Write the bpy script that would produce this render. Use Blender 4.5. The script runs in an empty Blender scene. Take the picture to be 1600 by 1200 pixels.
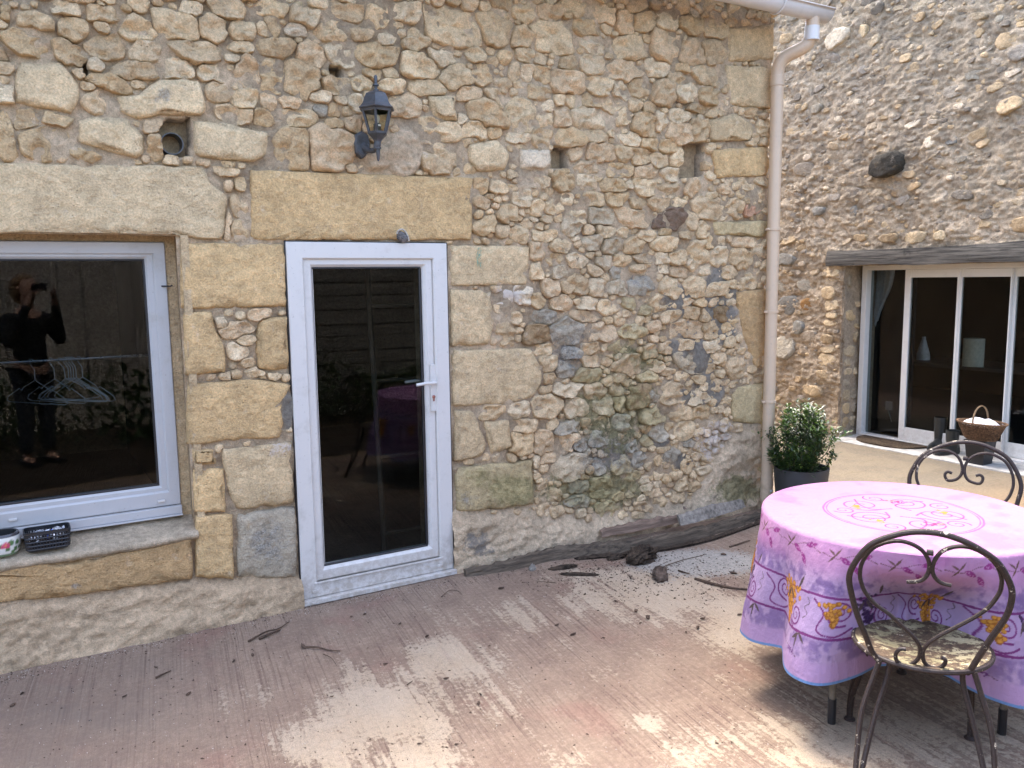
import bpy, bmesh, math, random
import numpy as np
from mathutils import Vector, Matrix
rng = np.random.default_rng(7); random.seed(7)
S = bpy.context.scene
COL = S.collection
# ------------------------------------------------------------------ camera
F = 1300.0
PIT, ROL, YAW = math.radians(7.22), math.radians(-.76), math.radians(31.05)
CAM = np.array([0, -4.19, 1.70])
fw = np.array([math.sin(YAW)*math.cos(PIT), math.cos(YAW)*math.cos(PIT), -math.sin(PIT)])
r0 = np.array([math.cos(YAW), -math.sin(YAW), 0]); u0 = np.cross(r0, fw)
RT = r0*math.cos(ROL)+u0*math.sin(ROL); UP = -r0*math.sin(ROL)+u0*math.cos(ROL)
cd = bpy.data.cameras.new('camera'); cam = bpy.data.objects.new('camera', cd); COL.objects.link(cam)
cd.sensor_width = 36; cd.lens = 36*F/1600; cd.clip_start = .02; cd.clip_end = 400
M = Matrix.Identity(4)
for i in range(3):
    M[i][0] = RT[i]; M[i][1] = UP[i]; M[i][2] = -fw[i]; M[i][3] = CAM[i]
cam.matrix_world = M; S.camera = cam
# ------------------------------------------------------------------ light
EL, AZ = math.radians(67), math.radians(4)      # sun beyond the house, AZ from +Y towards +X
w = bpy.data.worlds.new('World'); S.world = w; w.use_nodes = True
nt = w.node_tree; bgn = nt.nodes['Background']; sk = nt.nodes.new('ShaderNodeTexSky')
sk.sky_type = 'NISHITA'; sk.sun_disc = False; sk.sun_elevation = EL; sk.sun_rotation = AZ
sk.air_density = .8; sk.dust_density = 4.0; sk.ozone_density = .6
nt.links.new(sk.outputs[0], bgn.inputs[0]); bgn.inputs[1].default_value = .15
sl = bpy.data.lights.new('sun', 'SUN'); sun = bpy.data.objects.new('sun', sl); COL.objects.link(sun)
sl.energy = .55; sl.angle = math.radians(18); sl.color = (1, .95, .86)
sdir = Vector((math.sin(AZ)*math.cos(EL), math.cos(AZ)*math.cos(EL), math.sin(EL)))
sun.rotation_euler = sdir.to_track_quat('Z', 'Y').to_euler(); sun.location = (0, 0, 20)
vs = S.view_settings; vs.view_transform = 'Standard'; vs.look = 'None'; vs.gamma = 1; vs.use_curve_mapping = False
vs.exposure = 2.95
S.cycles.max_bounces = 8; S.cycles.transparent_max_bounces = 12
# ------------------------------------------------------------------ pixel <-> place helpers (a photo pixel's ray met with a real surface)
def ray(u, v): return fw+RT*((u-800)/F)-UP*((v-600)/F)
def onZ(u, v, z=0.): d = ray(u, v); return CAM+d*((z-CAM[2])/d[2])
def onY(u, v, y=0.): d = ray(u, v); return CAM+d*((y-CAM[1])/d[1])
def onX(u, v, x=0.): d = ray(u, v); return CAM+d*((x-CAM[0])/d[0])
def pix(P):
    d = np.asarray(P, float)-CAM; z = np.maximum(d@fw, .05)
    return 800+F*(d@RT)/z, 600-F*(d@UP)/z
# ------------------------------------------------------------------ noise
def _h(ix, iy, s):
    n = (ix.astype(np.int64)*374761393+iy.astype(np.int64)*668265263+s*1274126177) & 0xffffffff
    n = ((n ^ (n >> 13))*1274126177) & 0xffffffff
    return ((n ^ (n >> 16)) & 0xffff)/65535.
def vnoise(x, y, s=0):
    x = np.asarray(x, float); y = np.asarray(y, float)
    ix = np.floor(x); iy = np.floor(y); fx = x-ix; fy = y-iy
    fx = fx*fx*(3-2*fx); fy = fy*fy*(3-2*fy)
    a = _h(ix, iy, s); b = _h(ix+1, iy, s); c = _h(ix, iy+1, s); d = _h(ix+1, iy+1, s)
    return (a*(1-fx)+b*fx)*(1-fy)+(c*(1-fx)+d*fx)*fy
def fbm(x, y, s=0, o=4):
    t = 0; a = .5; m = 0
    for k in range(o):
        t = t+a*vnoise(x, y, s+k*17); m += a; x = x*2.03+3.1; y = y*2.03+1.7; a *= .5
    return t/m
def sstep(a, b, x): t = np.clip((x-a)/(b-a), 0, 1); return t*t*(3-2*t)
# ------------------------------------------------------------------ objects
def tag(o, label=None, cat=None, group=None, kind=None):
    if label: o['label'] = label
    if cat: o['category'] = cat
    if group: o['group'] = group
    if kind: o['kind'] = kind
    return o
def empty(name, loc, rz=0, label=None, cat=None, group=None):
    o = bpy.data.objects.new(name, None); COL.objects.link(o); o.location = loc; o.rotation_euler = (0, 0, rz)
    o.empty_display_size = .1
    return tag(o, label, cat, group)
def mesh(name, V, Fc, mat, parent=None, smooth=True, attrs=None, world=True):
    """link one mesh object; V in world space (kept there when parented to an unrotated thing)"""
    me = bpy.data.meshes.new(name)
    V = np.asarray(V, float)
    if parent is not None and world:
        V = V-np.array(PW(parent))
    if isinstance(Fc, np.ndarray):
        n, k = Fc.shape
        me.vertices.add(len(V)); me.vertices.foreach_set('co', V.astype(np.float32).ravel())
        me.loops.add(n*k); me.loops.foreach_set('vertex_index', Fc.astype(np.int32).ravel())
        me.polygons.add(n); me.polygons.foreach_set('loop_start', np.arange(0, n*k, k, dtype=np.int32))
        me.polygons.foreach_set('loop_total', np.full(n, k, dtype=np.int32))
        me.update(calc_edges=True)
    else:
        me.from_pydata([tuple(v) for v in V], [], [tuple(f) for f in Fc])
    if attrs:
        for k, A in attrs.items():
            A = np.asarray(A, np.float32)
            if A.ndim == 2 and A.shape[1] == 3: A = np.c_[A, np.ones(len(A), np.float32)]
            at = me.attributes.new(k, 'FLOAT_COLOR', 'POINT'); at.data.foreach_set('color', A.ravel())
    if smooth and len(me.polygons): me.polygons.foreach_set('use_smooth', np.ones(len(me.polygons), bool))
    me.validate(); me.update()
    o = bpy.data.objects.new(name, me); COL.objects.link(o)
    if mat: me.materials.append(mat)
    if parent is not None: o.parent = parent
    return o
def PW(o):
    p = Vector((0, 0, 0))
    while o is not None: p = p+o.location; o = o.parent
    return p
class MB:
    """collects solid pieces, links them as ONE mesh"""
    def __init__(s): s.V = []; s.F = []
    def add(s, V, Fc):
        b = len(s.V); s.V += [tuple(v) for v in V]; s.F += [tuple(i+b for i in f) for f in Fc]; return s
    def box(s, lo, hi, bev=0.):
        x0, y0, z0 = lo; x1, y1, z1 = hi
        if bev <= 0:
            V = [(x0, y0, z0), (x1, y0, z0), (x1, y1, z0), (x0, y1, z0), (x0, y0, z1), (x1, y0, z1), (x1, y1, z1), (x0, y1, z1)]
            return s.add(V, [(0, 3, 2, 1), (4, 5, 6, 7), (0, 1, 5, 4), (1, 2, 6, 5), (2, 3, 7, 6), (3, 0, 4, 7)])
        bm = bmesh.new(); bmesh.ops.create_cube(bm, size=1)
        for v in bm.verts: v.co = Vector((x0+(v.co.x+.5)*(x1-x0), y0+(v.co.y+.5)*(y1-y0), z0+(v.co.z+.5)*(z1-z0)))
        bmesh.ops.bevel(bm, geom=list(bm.edges), offset=bev, segments=2, affect='EDGES', profile=.6)
        return s.bm(bm)
    def bm(s, bm):
        bm.verts.index_update(); s.add([v.co.copy() for v in bm.verts], [[v.index for v in f.verts] for f in bm.faces]); bm.free(); return s
    def tube(s, pts, rad, n=8, caps=True, closed=False, sq=None):
        P = [Vector(p) for p in pts]; N = len(P); R = rad if hasattr(rad, '__len__') else [rad]*N
        T = []
        for i in range(N):
            if closed: t = P[(i+1) % N]-P[i-1]
            else: t = P[min(i+1, N-1)]-P[max(i-1, 0)]
            T.append(t.normalized() if t.length > 1e-9 else Vector((0, 0, 1)))
        up = Vector((0, 0, 1)) if abs(T[0].z) < .9 else Vector((1, 0, 0))
        nrm = T[0].cross(up).normalized(); V = []
        for i in range(N):
            nrm = (nrm-T[i]*nrm.dot(T[i]))
            nrm = nrm.normalized() if nrm.length > 1e-6 else T[i].orthogonal().normalized()
            b = T[i].cross(nrm)
            for k in range(n):
                a = 2*math.pi*k/n
                V.append(P[i]+(nrm*math.cos(a)+b*math.sin(a)*(sq or 1))*R[i])
        Fc = []
        for i in range(N if closed else N-1):
            j = (i+1) % N
            for k in range(n):
                l = (k+1) % n; Fc.append((i*n+k, i*n+l, j*n+l, j*n+k))
        if caps and not closed: Fc.append(tuple(range(n-1, -1, -1))); Fc.append(tuple((N-1)*n+k for k in range(n)))
        return s.add(V, Fc)
    def lathe(s, prof, c=(0, 0, 0), n=24, ax='z', ph=0., cap=True):
        V = []; Fc = []
        for (r, h) in prof:
            for k in range(n):
                a = 2*math.pi*k/n+ph
                if ax == 'z': V.append((c[0]+r*math.cos(a), c[1]+r*math.sin(a), c[2]+h))
                elif ax == 'y': V.append((c[0]+r*math.cos(a), c[1]+h, c[2]+r*math.sin(a)))
                else: V.append((c[0]+h, c[1]+r*math.cos(a), c[2]+r*math.sin(a)))
        for i in range(len(prof)-1):
            for k in range(n):
                l = (k+1) % n; Fc.append((i*n+k, i*n+l, (i+1)*n+l, (i+1)*n+k))
        if cap:
            Fc.append(tuple(range(n-1, -1, -1))); Fc.append(tuple((len(prof)-1)*n+k for k in range(n)))
        return s.add(V, Fc)
    def build(s, name, mat, parent=None, smooth=False, attrs=None, world=True, angle=35):
        o = mesh(name, s.V, s.F, mat, parent, smooth, attrs, world)
        me = o.data; bm = bmesh.new(); bm.from_mesh(me); bmesh.ops.recalc_face_normals(bm, faces=bm.faces)
        if smooth:
            lim = math.radians(angle)
            for e in bm.edges:
                if len(e.link_faces) == 2 and e.calc_face_angle(0) > lim: e.smooth = False
        bm.to_mesh(me); bm.free(); return o
def spline(pts, n=8, closed=False):
    P = [np.array(p, float) for p in pts]; out = []; N = len(P)
    for i in range(N if closed else N-1):
        if closed: a, b, c, d = P[i-1], P[i], P[(i+1) % N], P[(i+2) % N]
        else: a, b, c, d = P[max(i-1, 0)], P[i], P[i+1], P[min(i+2, N-1)]
        for k in range(n):
            t = k/n
            out.append(.5*((2*b)+(c-a)*t+(2*a-5*b+4*c-d)*t*t+(-a+3*b-3*c+d)*t**3))
    if not closed: out.append(P[-1])
    return out
# ------------------------------------------------------------------ materials
class NT:
    def __init__(s, name, rough=.8, spec=.5):
        s.m = bpy.data.materials.new(name); s.m.use_nodes = True; s.t = s.m.node_tree
        s.b = s.t.nodes['Principled BSDF']; s.b.inputs['Roughness'].default_value = rough
        s.b.inputs['Specular IOR Level'].default_value = spec
        s.geo = None
    def n(s, typ, **kw):
        x = s.t.nodes.new(typ)
        for k, v in kw.items(): setattr(x, k, v)
        return x
    def L(s, a, b): s.t.links.new(a, b); return b
    def val(s, inp, v):
        if hasattr(v, 'links') or isinstance(v, bpy.types.NodeSocket): s.t.links.new(v, inp)
        else:
            if isinstance(v, tuple) and len(v) == 3 and inp.type == 'RGBA': v = v+(1,)
            inp.default_value = v
    def pos(s, obj=False):
        if obj: return s.n('ShaderNodeTexCoord').outputs['Object']
        if not s.geo: s.geo = s.n('ShaderNodeNewGeometry').outputs['Position']
        return s.geo
    def scale(s, vec, sc, rot=(0, 0, 0)):
        x = s.n('ShaderNodeMapping'); s.val(x.inputs['Vector'], vec); x.inputs['Scale'].default_value = sc; x.inputs['Rotation'].default_value = rot
        return x.outputs[0]
    def noise(s, vec, sc, det=4, rough=.6, dist=0):
        x = s.n('ShaderNodeTexNoise'); s.val(x.inputs['Vector'], vec); x.inputs['Scale'].default_value = sc
        x.inputs['Detail'].default_value = det; x.inputs['Roughness'].default_value = rough; x.inputs['Distortion'].default_value = dist
        return x.outputs[0]
    def voro(s, vec, sc, feat='F1', out=0):
        x = s.n('ShaderNodeTexVoronoi', feature=feat); s.val(x.inputs['Vector'], vec); x.inputs['Scale'].default_value = sc
        return x.outputs[out]
    def math(s, op, a, b=0., c=0., clamp=False):
        x = s.n('ShaderNodeMath', operation=op, use_clamp=clamp)
        s.val(x.inputs[0], a); s.val(x.inputs[1], b); s.val(x.inputs[2], c); return x.outputs[0]
    def rng(s, v, a, b, c=0., d=1.):
        x = s.n('ShaderNodeMapRange', interpolation_type='SMOOTHSTEP'); s.val(x.inputs[0], v)
        for i, q in enumerate((a, b, c, d)): s.val(x.inputs[i+1], q)
        return x.outputs[0]
    def mix(s, f, a, b, mode='MIX'):
        x = s.n('ShaderNodeMix', data_type='RGBA', blend_type=mode); s.val(x.inputs[0], f); s.val(x.inputs[6], a); s.val(x.inputs[7], b); return x.outputs[2]
    def attr(s, name):
        return s.n('ShaderNodeAttribute', attribute_name=name).outputs['Color']
    def sep(s, c): x = s.n('ShaderNodeSeparateColor'); s.val(x.inputs[0], c); return x.outputs
    def ramp(s, f, stops):
        x = s.n('ShaderNodeValToRGB'); s.val(x.inputs[0], f); e = x.color_ramp.elements
        for i, (p, c) in enumerate(stops):
            if i < 2: e[i].position = p; e[i].color = (*c, 1)
            else: q = e.new(p); q.color = (*c, 1)
        return x.outputs[0]
    def gray(s, v): x = s.n('ShaderNodeCombineColor'); [s.val(x.inputs[i], v) for i in range(3)]; return x.outputs[0]
    def color(s, c): s.val(s.b.inputs['Base Color'], c); return s
    def rough(s, r): s.val(s.b.inputs['Roughness'], r); return s
    def bump(s, h, dist=.01, st=1.):
        x = s.n('ShaderNodeBump'); x.inputs['Strength'].default_value = st; x.inputs['Distance'].default_value = dist
        s.val(x.inputs['Height'], h); s.L(x.outputs[0], s.b.inputs['Normal']); return s
def plain(name, c, rough=.6, spec=.5, var=.12, sc=30., metal=0., bump=0., obj=True):
    N = NT(name, rough, spec); p = N.pos(obj)
    f = N.noise(p, sc, 5); g = N.noise(p, sc*.15, 3)
    k = N.math('ADD', N.rng(f, .3, .7, 1-var, 1+var), N.rng(g, .3, .7, -var*.6, var*.6))
    N.color(N.mix(1., c, N.gray(k), 'MULTIPLY')); N.b.inputs['Metallic'].default_value = metal
    N.rough(N.rng(f, .3, .7, max(rough-.08, .02), min(rough+.08, 1)))
    if bump: N.bump(f, bump)
    return N.m
def m_stone(name, warm=1.):
    N = NT(name, .92, .25); p = N.pos()
    t = N.attr('tint'); st = N.sep(N.attr('stain'))
    nd = N.n('ShaderNodeTexNoise'); N.val(nd.inputs['Vector'], p); nd.inputs['Scale'].default_value = 16; wm = N.n('ShaderNodeMix', data_type='VECTOR'); wm.inputs[0].default_value = .06; N.val(wm.inputs[4], p); N.val(wm.inputs[5], nd.outputs[1]); wv2 = wm.outputs[1]
    n1 = N.noise(p, 5, 5, .65); n2 = N.noise(p, 26, 6, .7); n3 = N.noise(p, 120, 4, .7); n4 = N.noise(p, 9, 6, .7, .6)
    k = N.math('MULTIPLY', N.rng(n1, .3, .7, .86, 1.14), N.rng(n2, .3, .72, .82, 1.15))
    k = N.math('MULTIPLY', k, N.rng(n3, .3, .7, .78, 1.18))
    c = N.mix(1., t, N.gray(k), 'MULTIPLY'); c = N.mix(1., c, (1.16, 1.025, .825), 'MULTIPLY')
    c = N.mix(N.rng(n4, .56, .72, 0, .4), c, (.42, .28, .13))              # ochre iron stain
    c = N.mix(N.rng(N.noise(p, 14, 6, .75), .57, .72, 0, .4), c, (.66, .57, .44))    # lime bloom
    wob = N.math('ADD', N.math('MULTIPLY', N.noise(p, 22, 7, .75), .9), N.math('MULTIPLY', n3, .35))
    def mask(a, w=.12): return N.rng(N.math('ADD', a, wob), 1.02, 1.02+w, 0, 1)
    c = N.mix(N.math('MULTIPLY', mask(st[2], .2), .8), c, (.56, .49, .43))
    lg = N.mix(N.rng(n3, .40, .60), (.085, .083, .078), (.33, .32, .29))
    c = N.mix(N.math('MULTIPLY', mask(st[1], .22), .66), c, lg)
    ms = N.mix(N.rng(n2, .4, .62), (.13, .13, .045), (.36, .31, .14))
    c = N.mix(N.math('MULTIPLY', mask(st[0], .26), .55), c, ms)
    pit = N.rng(N.voro(N.scale(p, (1, 1, 1.8)), 42), .05, .22, 0, 1)
    pw = N.rng(N.noise(p, 7, 3), .48, .62)
    pitv = N.math('SUBTRACT', 1, N.math('MULTIPLY', N.math('SUBTRACT', 1, pit), pw))
    c = N.mix(N.math('MULTIPLY', N.math('SUBTRACT', 1, pitv), .55), c, (.16, .11, .06))
    N.color(c)
    h = N.math('ADD', N.math('MULTIPLY', n2, 1.0), N.math('ADD', N.math('MULTIPLY', n3, .35), N.math('MULTIPLY', N.voro(N.scale(wv2, (1, 1, 1.3)), 19), .42)))
    h = N.math('ADD', h, N.math('MULTIPLY', pitv, .35))
    N.bump(h, .022, .95); return N.m
def m_mortar(name):
    N = NT(name, .95, .2); p = N.pos()
    t = N.attr('tint'); st = N.sep(N.attr('stain'))
    n1 = N.noise(p, 4, 5, .65); n2 = N.noise(p, 34, 7, .72); n3 = N.noise(p, 190, 3, .7)
    k = N.math('MULTIPLY', N.rng(n1, .3, .7, .8, 1.12), N.rng(n2, .3, .7, .72, 1.18))
    k = N.math('MULTIPLY', k, N.rng(n3, .3, .7, .84, 1.14))
    c = N.mix(1., t, N.gray(k), 'MULTIPLY'); c = N.mix(1., c, (1.12, 1.015, .86), 'MULTIPLY')
    wob = N.math('ADD', N.math('MULTIPLY', N.noise(p, 18, 7, .75), .9), N.math('MULTIPLY', n3, .3))
    def mask(a, w=.14): return N.rng(N.math('ADD', a, wob), 1.0, 1.0+w, 0, 1)
    c = N.mix(N.math('MULTIPLY', mask(st[1]), .75), c, (.15, .15, .145))
    c = N.mix(N.math('MULTIPLY', mask(st[0]), .7), c, N.mix(N.rng(n2, .4, .6), (.10, .10, .035), (.27, .24, .10)))
    N.color(c)
    N.bump(N.math('ADD', n2, N.math('MULTIPLY', n3, .4)), .028, .95); return N.m
STONE = m_stone('limestone'); MORTAR = m_mortar('lime_mortar')
def m_pvc(name, c, dirt=.1):
    N = NT(name, .38, .5); p = N.pos(True)
    n = N.noise(p, 9, 6, .7); d = N.noise(p, 70, 5, .7)
    q = N.mix(N.math('MULTIPLY', N.rng(n, .5, .75), dirt), c, (.30, .27, .22))
    q = N.mix(N.math('MULTIPLY', N.rng(d, .62, .72), dirt*1.4), q, (.22, .19, .15))
    zz = N.n('ShaderNodeSeparateXYZ'); N.val(zz.inputs[0], p); low = N.math('MULTIPLY', N.rng(zz.outputs[2], .0, .35, 1., 0.), N.rng(N.noise(p, 24, 6, .75), .38, .62)); q = N.mix(N.math('MULTIPLY', low, min(dirt*1.6, .6)), q, (.27, .215, .155))
    N.color(q).rough(N.rng(n, .3, .7, .3, .5)); return N.m
PVC = m_pvc('white_upvc', (.545, .52, .485), .38)
PVCW = m_pvc('shaded_white_upvc', (.40, .395, .39), .4)  # window frame white, recess shade put into the colour
PVCB = m_pvc('beige_pvc', (.55, .415, .285), .35)
PVCG = m_pvc('grey_gutter_pvc', (.62, .60, .57), .2)
def m_glass(name, tint=(.55, .6, .6), ior=1.55):
    m = bpy.data.materials.new(name); m.use_nodes = True; t = m.node_tree; t.nodes.clear()
    o = t.nodes.new('ShaderNodeOutputMaterial'); mx = t.nodes.new('ShaderNodeMixShader')
    fr = t.nodes.new('ShaderNodeFresnel'); fr.inputs[0].default_value = ior
    g = t.nodes.new('ShaderNodeBsdfGlossy'); g.inputs['Roughness'].default_value = .008; g.inputs['Color'].default_value = (1, 1, 1, 1)
    tr = t.nodes.new('ShaderNodeBsdfTransparent'); tr.inputs[0].default_value = (*tint, 1)
    t.links.new(fr.outputs[0], mx.inputs[0]); t.links.new(tr.outputs[0], mx.inputs[1]); t.links.new(g.outputs[0], mx.inputs[2]); t.links.new(mx.outputs[0], o.inputs[0])
    return m
GLASS = m_glass('window_glass', (.70, .73, .73), 1.235)
LGLASS = m_glass('lantern_glass', (.80, .78, .68), 1.4)
def m_wood(name, c1, c2, axis=0, sc=3.):
    N = NT(name, .85, .3); p = N.pos(True)
    s_ = [60, 60, 60]; s_[axis] = 2.5
    g = N.noise(N.scale(p, tuple(s_)), sc/3, 6, .7, .3); n = N.noise(p, 8, 5, .7)
    c = N.mix(N.rng(g, .3, .68), c1, c2); c = N.mix(N.rng(n, .55, .72, 0, .6), c, tuple(x*.35 for x in c1))
    N.color(c).bump(g, .006); return N.m
WOODG = m_wood('weathered_grey_timber', (.13, .115, .095), (.30, .28, .24), 0)
WOODV = m_wood("weathered_upright_timber", (.20, .175, .145), (.56, .50, .42), 2)
WOODS = m_wood("dark_weathered_slab", (.035, .026, .018), (.135, .102, .07), 0)
WOODB = m_wood('weathered_brown_timber', (.10, .065, .045), (.25, .17, .12), 0)
BEAMW = m_wood('old_beam_oak', (.012, .011, .010), (.135, .122, .10), 1)
BARK = plain('dark_bark', (.045, .032, .022), .95, .2, .5, 60, bump=.01)
ALU = m_pvc('white_aluminium', (.62, .61, .57), .2)
DARK = plain('dark_interior', (.024, .023, .023), .9, .2, .2, 4)
BLACK = plain('black_plastic', (.012, .012, .014), .42, .5, .2, 20)
# ------------------------------------------------------------------ the long stone house (front wall in the plane y = 0)
WX0, WX1, WZ1 = -1.3, 4.68, 3.62
HOUSE = empty('stone_house', (1.7, 0, 0), 0, 'long honey coloured rubble stone house with white framed glass door and window', 'house')
BLOCKS = {  # dressed blocks, outlines read off the photograph (pixels) ; name, tint, points
 'lintel': [('c', [(-160,252),(318,259),(330,285),(357,305),(350,374),(283,373),(278,366),(-160,364)]), ('o', [(391,265),(740,277),(738,375),(392,377)])],
 'dressed_stone': [
 ('o', [(281,378),(446,380),(449,479),(283,484)]), ('o', [(285,488),(330,485),(340,515),(353,545),(355,582),(290,588)]),
 ('o', [(402,508),(410,498),(449,493),(452,576),(440,580),(405,578),(400,560)]), ('o', [(292,600),(400,591),(455,600),(441,640),(447,660),(440,684),(355,690),(293,697)]),
 ('o', [(298,702),(335,700),(341,724),(300,729)]), ('o', [(300,733),(350,730),(355,800),(304,802)]), ('s', [(345,702),(456,690),(461,785),(440,791),(370,797),(356,770)]),
 ('o', [(304,806),(364,802),(367,905),(306,905)]), ('g', [(370,803),(461,790),(466,903),(371,905)]), ('k', [(-160,893),(150,872),(300,838),(303,904),(120,932),(-160,955)]),
 ('s', [(702,382),(828,384),(825,445),(704,448)]), ('s', [(704,452),(768,453),(774,500),(764,538),(706,542)]), ('s', [(707,547),(829,543),(848,575),(846,600),(833,621),(800,631),(707,635)]),
 ('s', [(709,641),(742,641),(750,668),(761,692),(757,713),(711,723)]), ('s', [(755,658),(796,655),(802,698),(768,712)]), ('m', [(711,730),(800,722),(832,716),(836,788),(775,797),(713,800)]), ('m', [(713,813),(769,809),(769,876),(716,884)]),
 ('s', [(1133,101),(1212,105),(1212,171),(1140,165)]), ('s', [(1137,45),(1211,36),(1211,94),(1139,97)]), ('o', [(1113,233),(1195,228),(1206,250),(1201,275),(1121,279)]),
 ('s', [(1109,186),(1150,176),(1181,196),(1172,220),(1111,221)]), ('m', [(1113,346),(1203,344),(1200,371),(1116,367)]), ('k', [(1150,456),(1204,450),(1203,560),(1182,579),(1160,530)]),
 ('m', [(1143,606),(1201,596),(1200,664),(1146,659)]), ('m', [(1172,672),(1200,670),(1200,740),(1178,735)]),
 ('c', [(22,116),(30,93),(95,96),(124,126),(127,155),(115,179),(23,162)]), ('c', [(181,151),(215,146),(246,123),(311,123),(324,169),(317,181),(250,181),(215,187),(186,177)]),
 ('c', [(118,187),(130,179),(200,185),(227,211),(229,236),(217,249),(121,224)]), ('c', [(300,189),(340,187),(375,196),(419,206),(422,240),(400,255),(330,249),(304,244)]),
 ('c', [(669,150),(710,147),(716,188),(693,190),(676,182)]), ('c', [(732,226),(780,216),(798,240),(790,266),(748,270),(733,252)]), ('w', [(811,233),(858,232),(862,258),(850,270),(812,265)])]}
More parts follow.
